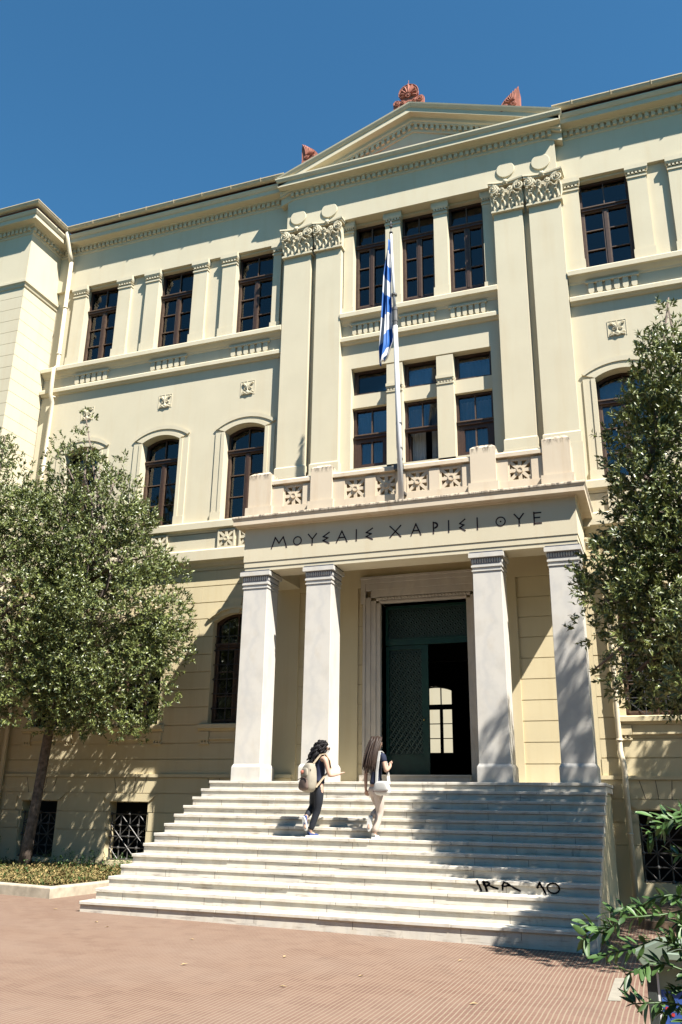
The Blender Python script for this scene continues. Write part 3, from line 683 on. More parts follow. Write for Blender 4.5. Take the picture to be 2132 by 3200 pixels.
def L_A(x, w=.24): st(x, zb, x+w/2, zt); st(x+w/2, zt, x+w, zb); st(x+w*.22, zb+.10, x+w*.78, zb+.10)
def L_Y(x, w=.19): st(x, zt, x+w/2, zb+.13); st(x+w, zt, x+w/2, zb+.13); st(x+w/2, zb+.14, x+w/2, zb)
def L_O(x, r=.105, dot=False):
    IN.m.ring(x, (zb+zt)/2, r-wl*.9, r, y0, y1, 28)
    if dot: IN.m.disc(x, (zb+zt)/2, .018, y0, y1, 10)
def put(f, *a):
    IN.m = MB(); f(*a); IN.m.build('letter', 'letter', ENT)
def L_M(): st(-2.968, zb, -2.885, zt); st(-2.885, zt, -2.79, zb+.11); st(-2.79, zb+.11, -2.69, zt); st(-2.69, zt, -2.605, zb)
def L_X(): st(-.205, zt, .03, zb); st(-.205, zb, .03, zt)
def L_P(): st(.741, zb, .741, zt); IN.m.ring(.775, zt-.07, .055-wl*.8, .07, y0, y1, 14, -PI/2, PI/2); st(.741, zt-.012, .78, zt-.012); st(.741, zt-.128, .78, zt-.128)
def L_E(): st(2.82, zb, 2.82, zt); st(2.82, zt-.012, 2.956, zt-.012); st(2.82, (zb+zt)/2+.01, 2.93, (zb+zt)/2+.01); st(2.82, zb+.012, 2.956, zb+.012)
for f_, *a_ in ((L_M,), (L_O, -2.345), (L_Y, -2.086), (L_S, -1.735), (L_A, -1.42), (L_I, -.966), (L_S, -.74), (L_X,), (L_A, .258, .21), (L_P,), (L_I, 1.067), (L_S, 1.30, .11), (L_I, 1.668), (L_O, 2.147, .105, True), (L_Y, 2.43, .18), (L_E,)): put(f_, *a_)
pc = MB(); pth = [(-3.645, 0), (-3.645, PF), (3.645, PF), (3.645, 0)]
pc.sweep(pth, [(0, 7.54), (.02, 7.55), (.03, 7.575), (.205, 7.58), (.205, 7.68), (.215, 7.70), (.235, 7.74), (.235, 7.77), (.22, 7.785), (0, 7.79)])
pc.build('portico_cornice', 'rosy', B)
c0 = None
def column():
    s = MB(); h0, h1 = .298, .288
    s.frus((-h0, h0, -h0, h0), (-h1, h1, -h1, h1), 2.42, 6.15); b2 = s.build('column', 'marble', B, bevel=.006)
    b = MB(); b.box(-.335, .335, -.335, .335, 2.08, 2.36); b.frus((-.335, .335, -.335, .335), (-.30, .30, -.30, .30), 2.36, 2.425); b.build('column_base', 'marble', b2, bevel=.006)
    k = MB(); k.box(-.305, .305, -.305, .305, 6.15, 6.175); k.box(-.291, .291, -.291, .291, 6.175, 6.235); k.box(-.312, .312, -.312, .312, 6.235, 6.275); k.box(-.298, .298, -.298, .298, 6.275, 6.30)
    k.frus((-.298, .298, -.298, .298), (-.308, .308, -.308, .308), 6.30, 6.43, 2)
    for side in range(4):
        for i in range(12):
            t = -.30+.6*(i+.5)/12; p = {0: (t, -.304), 1: (t, .304), 2: (-.304, t), 3: (.304, t)}[side]; k.ball((p[0], p[1], 6.365), (.018, .014, .05), 6, 5)
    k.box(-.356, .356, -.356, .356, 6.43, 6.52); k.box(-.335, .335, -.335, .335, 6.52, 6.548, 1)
    k.build('column_capital', ['marble', 'lead', 'capital_shade'], b2)
    return b2
col = column()
for i, x in enumerate((-XA, -XB, XB, XA)):
    o = col if i == 0 else cp(col, B); o.location = (x, PF+.30, 0)
# balustrade over the portico
b = MB(); yf = PF+.02
PI_ = [(-3.62, -3.05), (-2.08, -1.56), (1.56, 2.10), (3.06, 3.62)]
for a, c in PI_:
    b.box(a-.045, c+.045, yf-.05, yf+.60, 7.79, 8.05); b.box(a, c, yf, yf+.55, 8.05, 8.85); b.frus((a, c, yf, yf+.55), (a+.09, c-.09, yf+.09, yf+.46), 8.85, 8.93)
def bay_(a, c, posts, stars):
    b.box(a, c, yf+.03, yf+.40, 7.79, 8.03)
    b.box(a, c, yf+.10, yf+.36, 8.53, 8.58); b.box(a, c, yf+.02, yf+.42, 8.58, 8.66); b.frus((a, c, yf+.02, yf+.42), (a, c, yf+.08, yf+.36), 8.66, 8.71)
    for p, q in posts: b.box(p, q, yf+.06, yf+.36, 8.03, 8.53)
bay_(-3.05, -2.08, [(-3.05, -2.77), (-2.29, -2.08)], [-2.53]); bay_(2.10, 3.06, [(2.10, 2.34), (2.82, 3.06)], [2.58])
bay_(-1.56, 1.56, [(-1.56, -1.28), (-.80, -.56), (-.09, .12), (.65, .88), (1.37, 1.56)], [])
for s in (-1, 1): # returns to the wall
    x0, x1 = sorted((s*3.55, s*3.2)); b.box(x0, x1, yf+.55, -.24, 7.79, 8.03); b.box(x0, x1, yf+.55, -.24, 8.53, 8.68)
    for k in range(3): b.box(x0+.04, x1-.04, yf+.62+.36*k, yf+.78+.36*k, 8.03, 8.53)
bal = b.build('balustrade', 'rosy', B)
sp2 = star_mesh(.44, False).build('pierced_panel', 'rosy', bal); 
for i, x in enumerate((-2.53, -1.04, -.325, .385, 1.125, 2.58)):
    o = sp2 if i == 0 else cp(sp2, bal); o.location = (x, yf+.13, 8.28)
# marble door surround and the green doors
ds = MB()
for s in (-1, 1):
    def X2(a, c): return sorted((s*a, s*c))
    x0, x1 = X2(1.0, 1.10); ds.box(x0, x1, -.05, .40, 2.25, 6.06); x0, x1 = X2(1.10, 1.22); ds.box(x0, x1, -.08, .02, 2.25, 6.12); x0, x1 = X2(1.22, 1.34); ds.box(x0, x1, -.10, .02, 2.25, 6.2)
    x0, x1 = X2(1.34, 1.40); ds.box(x0, x1, -.13, .02, 2.25, 6.05); x0, x1 = X2(1.34, 1.45); ds.box(x0, x1, -.13, .02, 6.05, 6.62)
    x0, x1 = X2(.98, 1.46); ds.box(x0, x1, -.14, .02, 2.08, 2.26)
ds.box(-1.0, 1.0, -.05, .40, 6.06, 6.12); ds.box(-1.10, 1.10, -.08, .02, 6.121, 6.19); ds.box(-1.22, 1.22, -.10, .02, 6.20, 6.36); ds.box(-1.34, 1.34, -.115, .02, 6.36, 6.52); ds.box(-1.34, 1.34, -.135, .02, 6.52, 6.62)
ds.box(-1.46, 1.46, -.16, .02, 6.62, 6.68)
for k in range(26): ds.ball((-.99+.079*k, -.085, 6.155), (.028, .022, .03), 6, 5)
ds.box(-1.02, 1.02, -.085, .0, 6.07, 6.11)
ds.build('door_surround', 'warm_marble', B, bevel=.004)
th = MB(); th.box(-1.02, 1.02, -.34, .45, 2.085, 2.25); th.box(-1.03, 1.03, -.37, .45, 2.235, 2.265); th.build('door_threshold', 'warm_marble', B)
def panelled(x0, x1, z0, z1, y, gx0, gx1, gz0, gz1, name, parent):
    f = MB(); f.box(x0, gx0, y-.03, y+.03, z0, z1); f.box(gx1, x1, y-.03, y+.03, z0, z1); f.box(gx0, gx1, y-.03, y+.03, z0, gz0); f.box(gx0, gx1, y-.03, y+.03, gz1, z1)
    f.box(gx0-.02, gx1+.02, y-.045, y-.03, gz0-.03, gz0); f.box(gx0-.02, gx1+.02, y-.045, y-.03, gz1, gz1+.03)
    o = f.build(name, 'green_door', parent)
    g = MB(); nx = max(2, round((gx1-gx0)/.125)); nz = round((gz1-gz0)/.18); dx, dz = (gx1-gx0)/nx, (gz1-gz0)/nz
    g.box(gx0, gx1, y+.015, y+.025, gz0, gz1)
    for i in range(nx*2+1):
        for j in range(nz):
            if (i % 2 == 0): cx, cz = gx0+i*dx/2, gz0+(j+.5)*dz
            else: cx, cz = gx0+i*dx/2, gz0+j*dz
            for q in (0, 1):
                s = 1 if q else -1
                pts = []
                for t in range(7):
                    u = t/6; xx = cx+s*dx*.5*math.sin(PI*u)*.96; zz = cz-dz/2+dz*u
                    if gx0 <= xx <= gx1 and gz0 <= zz <= gz1: pts.append((xx, y-.005, zz))
                if len(pts) > 2: g.tube(pts, .011, 4)
            if gx0 < cx < gx1 and gz0+.02 < cz < gz1: g.ball((cx, y-.02, cz), .024, 6, 5)
    g.build('door_ironwork', 'door_mesh', o)
    return o
panelled(-.985, .985, 5.13, 6.05, .33, -.92, .90, 5.28, 5.98, 'transom_panel', B)
dl = panelled(-.985, .01, 2.265, 5.12, .36, -.91, -.15, 2.72, 5.03, 'door_leaf', B)
k = MB(); k.ball((-.10, .30, 3.45), .022); k.build('door_handle', 'brass', dl)
panelled(.955, .985, 2.265, 5.12, .36, .96, .98, 2.72, 5.03, 'door_frame', B)
ol = MB(); ol.box(.93, .985, .41, 1.35, 2.27, 5.1); ol.box(.915, .93, .5, 1.25, 2.8, 4.95); ol.build('open_door_leaf', 'green_door', B)
# hall seen through the open leaf, rear window, upper rooms
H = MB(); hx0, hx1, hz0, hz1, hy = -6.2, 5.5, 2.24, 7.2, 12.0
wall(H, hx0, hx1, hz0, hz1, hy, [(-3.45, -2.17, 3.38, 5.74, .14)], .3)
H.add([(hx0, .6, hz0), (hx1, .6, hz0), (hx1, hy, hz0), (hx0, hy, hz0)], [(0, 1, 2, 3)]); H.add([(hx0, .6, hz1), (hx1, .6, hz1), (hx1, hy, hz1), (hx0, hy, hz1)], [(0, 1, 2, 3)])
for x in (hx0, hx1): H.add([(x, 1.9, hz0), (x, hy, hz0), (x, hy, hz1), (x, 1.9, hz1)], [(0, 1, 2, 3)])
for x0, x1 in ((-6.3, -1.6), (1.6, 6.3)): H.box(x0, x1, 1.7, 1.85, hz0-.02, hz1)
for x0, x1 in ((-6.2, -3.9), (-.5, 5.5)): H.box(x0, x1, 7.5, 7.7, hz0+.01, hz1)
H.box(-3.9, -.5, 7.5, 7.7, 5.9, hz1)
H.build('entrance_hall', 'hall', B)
fr = MB(); y = 12.2; x0, x1 = -3.45, -2.17; c = -2.60
fr.box(x0, x0+.06, y, y+.06, 3.38, 5.6); fr.box(x1-.04, x1, y, y+.06, 3.38, 5.6); fr.box(x0, x1, y, y+.06, 3.38, 3.43); fr.box(x0, x1, y, y+.06, 4.93, 5.11)
for a, w_ in ((c-.10, .11), ): fr.box(a+.04, a+.04+w_, y, y+.06, 3.43, 4.93)
fr.box(c-.025, c+.01, y, y+.06, 5.11, 5.72)
for z in (3.92, 4.43): fr.box(x0, x1, y, y+.06, z-.014, z+.014)
pa = arc_pts(x0, x1, 5.6, .14); fr.prism([(x0, 5.76)]+[(p[0], p[1]-.03) for p in pa]+[(x1, 5.76)], y, y+.06)
fr.build('rear_window', 'dark_iron', B)
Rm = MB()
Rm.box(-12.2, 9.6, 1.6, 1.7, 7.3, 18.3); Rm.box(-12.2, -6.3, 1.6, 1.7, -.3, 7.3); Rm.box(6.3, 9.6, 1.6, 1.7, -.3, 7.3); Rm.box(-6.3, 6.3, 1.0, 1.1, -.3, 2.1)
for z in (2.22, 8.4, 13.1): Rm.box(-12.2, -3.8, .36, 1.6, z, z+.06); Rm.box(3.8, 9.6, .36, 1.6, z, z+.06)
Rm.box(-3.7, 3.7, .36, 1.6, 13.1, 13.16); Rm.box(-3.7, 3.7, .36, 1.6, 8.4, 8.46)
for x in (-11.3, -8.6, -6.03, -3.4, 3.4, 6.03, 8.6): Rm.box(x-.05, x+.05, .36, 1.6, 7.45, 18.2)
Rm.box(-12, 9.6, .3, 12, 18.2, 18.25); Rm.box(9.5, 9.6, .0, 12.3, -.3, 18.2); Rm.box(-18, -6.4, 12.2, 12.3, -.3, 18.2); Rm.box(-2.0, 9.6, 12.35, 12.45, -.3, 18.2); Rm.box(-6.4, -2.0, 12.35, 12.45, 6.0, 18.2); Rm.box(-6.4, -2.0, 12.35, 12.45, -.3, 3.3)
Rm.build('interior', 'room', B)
# ------------------------------------------------------------------ marble stair
STR = thing('marble_staircase', 'wide flight of worn white marble steps climbing to the portico', 'staircase', (0, -4, 0))
RI, TR, NS = .16, .326, 13; SX0, SX1 = -4.04, 3.81; yN = lambda k: PF-.262-k*TR
random.seed(3)
for k in range(NS):
    zt = 2.08-RI*k; y = yN(k); bk = 0.0 if k == 0 else yN(k-1)+.1
    e = -.02 if k == NS-1 else 0; xl = SX0-(.05 if k == NS-1 else 0)
    s = MB(); s.box(xl+.014, SX1-.02, y+.026, bk+.02, zt-RI-(.12 if k == NS-1 else .0), zt-.056)
    x = SX0+random.uniform(.5, 1.6)
    while x < SX1-.3: s.box(x-.003, x+.003, y+.0245, y+.05, zt-RI+.004, zt-.057, 1); x += random.uniform(.8, 1.7)
    so = s.build('step', ['step_marble', 'joint'], STR)
    t = MB(); x = SX0 if k < NS-1 else xl; cuts = []
    while x < SX1:
        x1 = min(SX1, x+random.uniform(1.3, 2.6)); x1 = SX1 if SX1-x1 < .6 else x1
        dz = random.uniform(-.003, .003); dy = random.uniform(-.006, .006)
        t.box(x+.0015, x1-.0015, y+dy, bk, zt-.052, zt+dz); x = x1
    t.build('tread_slab', 'step_marble', so, bevel=.007)
ck = MB()
pr_ = [(-.05, -.3), (-.05, 2.0)]
for k in range(NS): pr_ += [(yN(k)+.06, 2.02-RI*k), (yN(k)+.06, 2.02-RI*(k+1))]
pr_[-1] = (yN(NS-1)+.06, -.3); n = len(pr_)
ck.add([(SX0+.10, y, z) for y, z in pr_]+[(SX1-.06, y, z) for y, z in pr_], [tuple(range(n)), tuple(range(2*n-1, n-1, -1))]+[(i, (i+1) % n, n+(i+1) % n, n+i) for i in range(n)])
ck.build('stair_core', 'yellow', STR)
gf = MB(); yg = yN(9); zo = .058
def zmx(p, q): return (p[0]+q[0])/2
def gs(pts, w=.028):
    for (a, b2), (c, d) in zip(pts, pts[1:]):
        n = 6
        for i in range(n):
            p = (a+(c-a)*i/n, b2+(d-b2)*i/n+zo); q = (a+(c-a)*(i+1.15)/n, b2+(d-b2)*(i+1.15)/n+zo); zm = (p[1]+q[1])/2
            yy = yg-.009 if zm > .588 else yg+.0235; gf.stroke(p[0], p[1], q[0], q[1], w, yy-.002, yy+.002)
            if min(p[1], q[1])-.014 < .588 < max(p[1], q[1])+.014: gf.box(zmx(p, q)-w*.5, zmx(p, q)+w*.5, yg-.011, yg+.0255, .575, .592)
def gb():
    global gf
    gf.build('graffiti', 'spray', STR); gf = MB()
gs([(2.077, .576), (2.09, .53), (2.125, .445)], .028); gb()
gs([(2.17, .565), (2.19, .50), (2.206, .448)], .034); gs([(2.165, .562), (2.22, .565), (2.255, .548), (2.24, .52), (2.20, .505)], .024); gs([(2.24, .52), (2.30, .495), (2.365, .480)], .024); gb()
gs([(2.437, .468), (2.44, .53), (2.467, .569), (2.51, .562), (2.535, .545)], .024); gs([(2.437, .51), (2.49, .515), (2.543, .545)], .018); gs([(2.535, .545), (2.60, .50), (2.682, .465)], .026); gb()
gs([(2.937, .519), (2.955, .55), (2.976, .586)], .026); gs([(2.976, .586), (3.01, .52), (3.047, .445)], .026); gb()
gs([(3.15+.09*math.sin(t)*.95+.01, .52+.068*math.cos(t)) for t in [2*PI*i/14 for i in range(15)]], .02); gb()
# ------------------------------------------------------------------ flagpole and flag
FP = thing('flagpole', 'white flagpole rising in front of the balcony balustrade', 'flagpole', (.08, -1.95, 7.80))
p = MB(); p.tube([(.085, -1.99, 7.80), (.02, -1.98, 10.2), (-.035, -1.97, 12.53)], (.062, .058, .05), 12); p.tube([(-.035, -1.97, 12.5), (-.085, -1.96, 13.6), (-.121, -1.95, 14.62)], (.036, .03, .024), 10)
p.build('pole', 'white_paint', FP, smooth=True)
p = MB(); p.tube([(-.03, -1.97, 12.08), (-.037, -1.97, 12.56)], .062, 10)
for z, x in ((12.5, -.035), (12.2, -.03), (12.9, -.05), (9.0, .055), (8.75, .06), (9.6, .04)): p.tube([(x-.0, -1.97, z-.02), (x, -1.97, z+.02)], .07, 10)
p.tube([(-.09, -1.99, 12.9), (-.05, -2.0, 12.0), (.0, -2.02, 9.0)], .008, 4); p.build('pole_clamp', 'iron', FP)
p = MB(); p.tube([(-.121, -1.95, 14.6), (-.128, -1.95, 14.98)], .012, 6)
for z in (14.66, 14.82): p.ball((-.124, -1.95, z), (.045, .045, .035), 8, 6)
p.tube([(-.125, -1.95, 14.86), (-.10, -1.95, 14.92)], .02, 6); p.tube([(-.15, -1.95, 14.45), (-.15, -1.95, 14.62)], .012, 5); p.build('finial', 'dark_iron', FP)
p = MB(); p.box(.02, .16, -1.97, -1.80, 7.95, 8.0); p.box(-.10, .10, -1.93, -1.78, 8.56, 8.68); p.build('pole_bracket', 'iron', FP)
# limp flag: nine blue/white stripes hanging nearly vertically in folds
m, nt, bb = newmat('flag_cloth'); uv = N(nt, 'ShaderNodeUVMap'); sx = N(nt, 'ShaderNodeSeparateXYZ'); nt.links.new(uv.outputs[0], sx.inputs[0])
st9 = M('MODULO', M('FLOOR', M('MULTIPLY', sx.outputs[1], 9)), 2)
colr = mix(nt, (.010, .095, .34), (.55, .55, .56), st9)
nt.links.new(colr, bb.inputs['Base Color']); bb.inputs['Roughness'].default_value = .6
FL = [(14.44, -.185, -.150), (13.98, -.237, -.140), (13.486, -.297, -.121), (12.846, -.345, -.116), (12.183, -.392, -.098), (11.69, -.431, -.073), (11.34, -.42, -.20), (11.27, -.40, -.30)]
vs, uvs, fs = [], [], []; ns, nr = 22, 60
for j in range(nr+1):
    t = j/nr; z = 14.44-(14.44-11.27)*t
    for (za, la, ra), (zb_, lb, rb) in zip(FL, FL[1:]):
        if zb_-1e-6 <= z <= za+1e-6:
            q = (za-z)/(za-zb_); xl, xr = la+(lb-la)*q, ra+(rb-ra)*q; break
    for i in range(ns+1):
        s = i/ns; x = xr+(xl-xr)*s; ph = s*9.0+.8*math.sin(t*4)
        yy = -1.97+.045*math.sin(ph)*(.5+t)+.03*math.sin(ph*2.3+t*5)
        x += .012*math.cos(ph)*(1-abs(2*s-1))
        zz = z-(.16*s*t)
        V = 1-(t*.92+s*s*.10*(1-t)-.17*max(0, t-.45)*s*1.9)
        vs.append((x, yy, zz)); uvs.append((s, min(.999, max(0., V))))
for j in range(nr):
    for i in range(ns): a = j*(ns+1)+i; fs.append((a, a+1, a+ns+2, a+ns+1))
me = bpy.data.meshes.new('flag'); me.from_pydata([(x+.2, y+1.95, z-12.8) for x, y, z in vs], [], fs); ul = me.uv_layers.new(name='UVMap')
for lp in me.loops: ul.data[lp.index].uv = uvs[lp.vertex_index]
me.materials.append(MATS['flag_cloth']); me.polygons.foreach_set('use_smooth', [True]*len(me.polygons))
fo = bpy.data.objects.new('flag', me); COL.objects.link(fo); fo.location = (-.2, -1.95, 12.8); fo.modifiers.new('Solid', 'SOLIDIFY').thickness = .004
tag(fo, 'limp blue and white striped flag hanging down the flagpole', 'flag')
# ------------------------------------------------------------------ people
plain('skin', (.56, .36, .265), .55, var=.05)
plain('hair_black', (.012, .010, .012), .6, spec=.2, var=.3, scale=40); plain('hair_brown', (.04, .024, .017), .5, spec=.3, var=.3, scale=40)
plain('navy', (.010, .016, .045), .85, var=.15); plain('jeans', (.010, .013, .022), .8, var=.2, scale=20); plain('beige_cloth', (.62, .52, .45), .8, var=.06)
plain('bag_cloth', (.36, .32, .25), .85, var=.15); plain('bag_dark', (.16, .11, .09), .8, var=.2); plain('strap', (.55, .44, .30), .8); plain('white_cloth', (.74, .73, .69), .75, var=.05); plain('shoe_blue', (.03, .06, .20), .7)
def skin_mesh(chains, sub=2):
    """chains: list of [(pos, radius), ...]; joints at equal positions are shared -> one continuous skinned surface"""
    V, R, Ed, ix = [], [], [], {}
    for ch in chains:
        last = None
        for p, r_ in ch:
            key = tuple(round(c, 4) for c in p)
            if key not in ix: ix[key] = len(V); V.append(key); R.append(r_)
            i = ix[key]
            if last is not None and last != i: Ed.append((last, i))
            last = i
    me = bpy.data.meshes.new('tmp'); me.from_pydata(V, Ed, []); o = bpy.data.objects.new('tmp', me); COL.objects.link(o)
    sk_ = o.modifiers.new('s', 'SKIN'); sk_.use_smooth_shade = True; sk_.branch_smoothing = .6
    for i, d_ in enumerate(me.skin_vertices[0].data): d_.radius = R[i] if hasattr(R[i], '__len__') else (R[i], R[i]); d_.use_root = (i == 0)
    sb = o.modifiers.new('u', 'SUBSURF'); sb.levels = sub; sb.render_levels = sub
    bpy.context.view_layer.update(); ev = o.evaluated_get(bpy.context.evaluated_depsgraph_get()); m2 = bpy.data.meshes.new_from_object(ev)
    vs = [tuple(v.co) for v in m2.vertices]; fs = [tuple(p.vertices) for p in m2.polygons]
    bpy.data.objects.remove(o); bpy.data.meshes.remove(me); bpy.data.meshes.remove(m2)
    return vs, fs
def skinned(name, groups, mat, parent, sub=2):
    b2 = MB()
    for g_ in groups: b2.add(*skin_mesh(g_, sub))
    return b2.build(name, mat, parent, smooth=True)
def lerp(a, b2, t): return tuple(x+(y-x)*t for x, y in zip(a, b2))
def vadd(a, b2, s=1): return tuple(x+y*s for x, y in zip(a, b2))
def hand(wr, palm, tip, curl, side):
    """five finger chains rooted in the palm"""
    w_, p_, t_ = Vector(wr), Vector(palm), Vector(tip); d_ = (t_-p_).normalized(); sd_ = Vector(side); sd_ = (sd_-d_*sd_.dot(d_)).normalized(); nn = d_.cross(sd_); out = []
    for k, (o, L) in enumerate(((-.030, .068), (-.010, .080), (.010, .074), (.029, .058))):
        a = p_+sd_*o; b2 = a+d_*L*.5+nn*curl*.3*L; c = b2+d_*L*.45*(1-curl*.7)+nn*curl*L*.7
        out.append([[(tuple(a-d_*.02), .011), (tuple(a+d_*.005), .010), (tuple(b2), .0088), (tuple(c), .007)]])
    a = w_.lerp(p_, .45)-sd_*.028; b2 = a-sd_*.024+d_*.035; out.append([[(tuple(a), .013), (tuple(b2), .010), (tuple(b2+d_*.028+nn*curl*.02), .008)]])
    return out
def person(label, J, F, pose, loc):
    root = thing('person', label, 'person', loc); F = Vector(F).normalized(); R_t = Vector((F.y, -F.x, 0))
    g = lambda k: J[k]
    torso = [(g('pelvis'), (.118, .105)), (lerp(g('pelvis'), g('waist'), .5), (.112, .095)), (g('waist'), (.092, .082)), (lerp(g('waist'), g('chest'), .55), (.105, .09)), (g('chest'), (.112, .095)), (lerp(g('chest'), g('neck'), .62), (.085, .075)), (g('neck'), .05), (lerp(g('neck'), g('headb'), .45), .044), (g('headb'), .062)]
    hd = [(g('headb'), .062), (lerp(g('headb'), g('head'), .55), .083), (g('head'), .082)]
    neckb = lerp(g('chest'), g('neck'), .62)
    arms = []; hands = []
    for s in 'rl':
        arms.append([(neckb, (.085, .075)), (g(s+'sh'), .053), (lerp(g(s+'sh'), g(s+'el'), .5), .042), (g(s+'el'), .036), (lerp(g(s+'el'), g(s+'wr'), .5), .032), (g(s+'wr'), .023), (g(s+'palm'), (.034, .020))])
        tip = J.get(s+'tip', vadd(g(s+'palm'), tuple(F), .08)); hands += hand(g(s+'wr'), g(s+'palm'), tip, pose[s], tuple(R_t if s == 'r' else -R_t))
    legs = []
    for s in 'rl':
        legs.append([(g('pelvis'), (.118, .105)), (g(s+'hip'), .092), (lerp(g(s+'hip'), g(s+'kn'), .45), .078), (g(s+'kn'), .055), (lerp(g(s+'kn'), g(s+'an'), .35), .053), (g(s+'an'), .034), (lerp(g(s+'an'), g(s+'toe'), .6), .034), (g(s+'toe'), .024)])
    # face: nose, ears as short chains in the head
    hc = Vector(g('head')); hb = Vector(g('headb')); mid = hb.lerp(hc, .45); Fh = Vector(pose['face']).normalized(); Sh = Vector((Fh.y, -Fh.x, 0)).normalized()
    face = [[[(tuple(mid+Fh*.065+Vector((0, 0, .012))), .014), (tuple(mid+Fh*.098+Vector((0, 0, -.012))), .011)]], [[(tuple(hb+Fh*.03), .045), (tuple(hb+Fh*.058+Vector((0, 0, -.004))), .032)]]]
    for s in (-1, 1): face.append([[(tuple(mid+Sh*s*.078), .018), (tuple(mid+Sh*s*.088-Fh*.012+Vector((0, 0, .012))), .012)]])
    bo = skinned('body', [[torso, hd]+arms+legs]+hands+face, 'skin', root)
    ey = MB()
    for s in (-1, 1): ey.ball(tuple(mid+Fh*.078+Sh*s*.032+Vector((0, 0, .022))), .011, 8, 6)
    ey.tube([tuple(hb+Fh*.084-Sh*.022+Vector((0, 0, .004))), tuple(hb+Fh*.092+Vector((0, 0, .002))), tuple(hb+Fh*.084+Sh*.022+Vector((0, 0, .004)))], .006, 6)
    ey.build('facial_features', 'bag_dark', bo, smooth=True)
    # clothes follow the same joints, a little larger
    e = .014
    def gr(ch, d=e): return [(p, (r_[0]+d, r_[1]+d) if hasattr(r_, '__len__') else r_+d) for p, r_ in ch]
    top = [(vadd(g('pelvis'), (0, 0, .03)), (.146, .134))]+gr(torso[1:6], .014); sh_ = [top]
    for s in 'rl':
        sh_.append([(neckb, (.094, .084)), (lerp(neckb, g(s+'sh'), .7 if pose['tank'] else 1.), .056 if pose['tank'] else .064)]+([] if pose['tank'] else [(lerp(g(s+'sh'), g(s+'el'), .48), .056)]))
    skinned('shirt', [sh_], pose['shirt'], root)
    pel = (g('pelvis'), (.140, .128)); tl = []
    for s in 'rl': tl.append([pel, (g(s+'hip'), .117), (lerp(g(s+'hip'), g(s+'kn'), .45), .090), (g(s+'kn'), .068), (lerp(g(s+'kn'), g(s+'an'), .4), .064), (lerp(g(s+'kn'), g(s+'an'), .93), pose['cuff'])])
    tl.append([pel, (lerp(g('pelvis'), g('waist'), .35), (.126, .11))])
    skinned('trousers', [tl], pose['trousers'], root)
    for s in 'rl':
        h_, t_ = Vector(g(s+'heel')), Vector(g(s+'toe')); a_ = Vector(g(s+'an')); d_ = (t_-h_).normalized(); upv = (a_-h_); upv = (upv-d_*upv.dot(d_)).normalized()
        so_ = skinned('shoe', [[[(tuple(h_+upv*.035), .036), (tuple(h_.lerp(t_, .4)+upv*.038), .040), (tuple(h_.lerp(t_, .8)+upv*.026), .036), (tuple(t_+upv*.022+d_*.02), .026)], [(tuple(h_+upv*.035), .036), (tuple(a_*.6+h_*.4+upv*.02), .040)]]], pose['shoe'], root)
        sl2 = MB(); side_ = d_.cross(upv).normalized(); out = []
        for k in range(16):
            a = 2*PI*k/16; L = (t_-h_).length/2+.035; c = h_.lerp(t_, .5)+d_*math.cos(a)*L+side_*math.sin(a)*(.040+.006*math.cos(a)); out.append(c)
        n = 16; sl2.add([tuple(c+upv*.002) for c in out]+[tuple(c+upv*.026) for c in out], [tuple(range(n)), tuple(range(2*n-1, n-1, -1))]+[(i, (i+1) % n, n+(i+1) % n, n+i) for i in range(n)])
        sl2.build('sole', 'white_cloth', so_)
    return root, mid, Fh, Sh
def hair(parent, mid, Fh, Sh, mat, strands, seed, cap=(.096, .102, .100)):
    rr = random.Random(seed); h = MB(); up_ = Vector((0, 0, 1)); c = mid+up_*.035-Fh*.012; o = len(h.v); n, m_ = 18, 12
    for j in range(m_+1):
        t = PI*j/m_*.78
        for k in range(n):
            a = 2*PI*k/n; d_ = Fh*math.cos(a)*math.sin(t)*cap[1]+Sh*math.sin(a)*math.sin(t)*cap[0]+up_*math.cos(t)*cap[2]
            fr_ = max(0, math.cos(a))*max(0, (t-.95))
            q = c+d_*(1-min(.28, .55*fr_))+up_*(.055*fr_); h.v.append(tuple(q))
    for j in range(m_):
        for k in range(n): h.f.append((o+j*n+k, o+j*n+(k+1) % n, o+(j+1)*n+(k+1) % n, o+(j+1)*n+k)); h.m.append(0)
    for pts, r_ in strands(rr, c, Fh, Sh): h.tube(pts, r_, 6)
    return h.build('hair', mat, parent, smooth=True)
P1 = {'pelvis': (-0.912, -3.93, 1.966), 'waist': (-0.889, -3.91, 2.12), 'chest': (-0.888, -3.9, 2.306), 'neck': (-0.869, -3.88, 2.462), 'headb': (-0.845, -3.85, 2.555), 'head': (-0.825, -3.84, 2.640), 'rsh': (-0.745, -4.02, 2.412), 'rel': (-0.667, -4.01, 2.123), 'rwr': (-0.575, -3.83, 2.155), 'rpalm': (-0.535, -3.78, 2.178), 'rtip': (-0.47, -3.71, 2.215), 'lsh': (-1.035, -3.80, 2.425), 'lel': (-1.20, -3.73, 2.20), 'lwr': (-1.08, -3.56, 2.16), 'lpalm': (-1.03, -3.50, 2.18), 'rhip': (-0.85, -3.99, 1.894), 'rkn': (-0.910, -3.93, 1.553), 'ran': (-1.03, -3.95, 1.199), 'rheel': (-1.06, -4.0, 1.122), 'rtoe': (-0.935, -3.83, 1.122), 'lhip': (-0.985, -3.87, 1.895), 'lkn': (-1.06, -3.76, 1.617), 'lan': (-1.082, -4.03, 1.435), 'lheel': (-1.10, -4.10, 1.425), 'ltoe': (-1.055, -4.10, 1.255)}
rt1, mid, Fh, Sh = person('woman with dark curly hair in a navy tank top and dark jeans climbing the steps', P1, (.6, .8, 0), dict(r=.15, l=.4, face=(.78, .55, -.25), tank=True, shirt='navy', trousers='jeans', cuff=.052, shoe='shoe_blue'), (-.95, -3.95, 1.12))
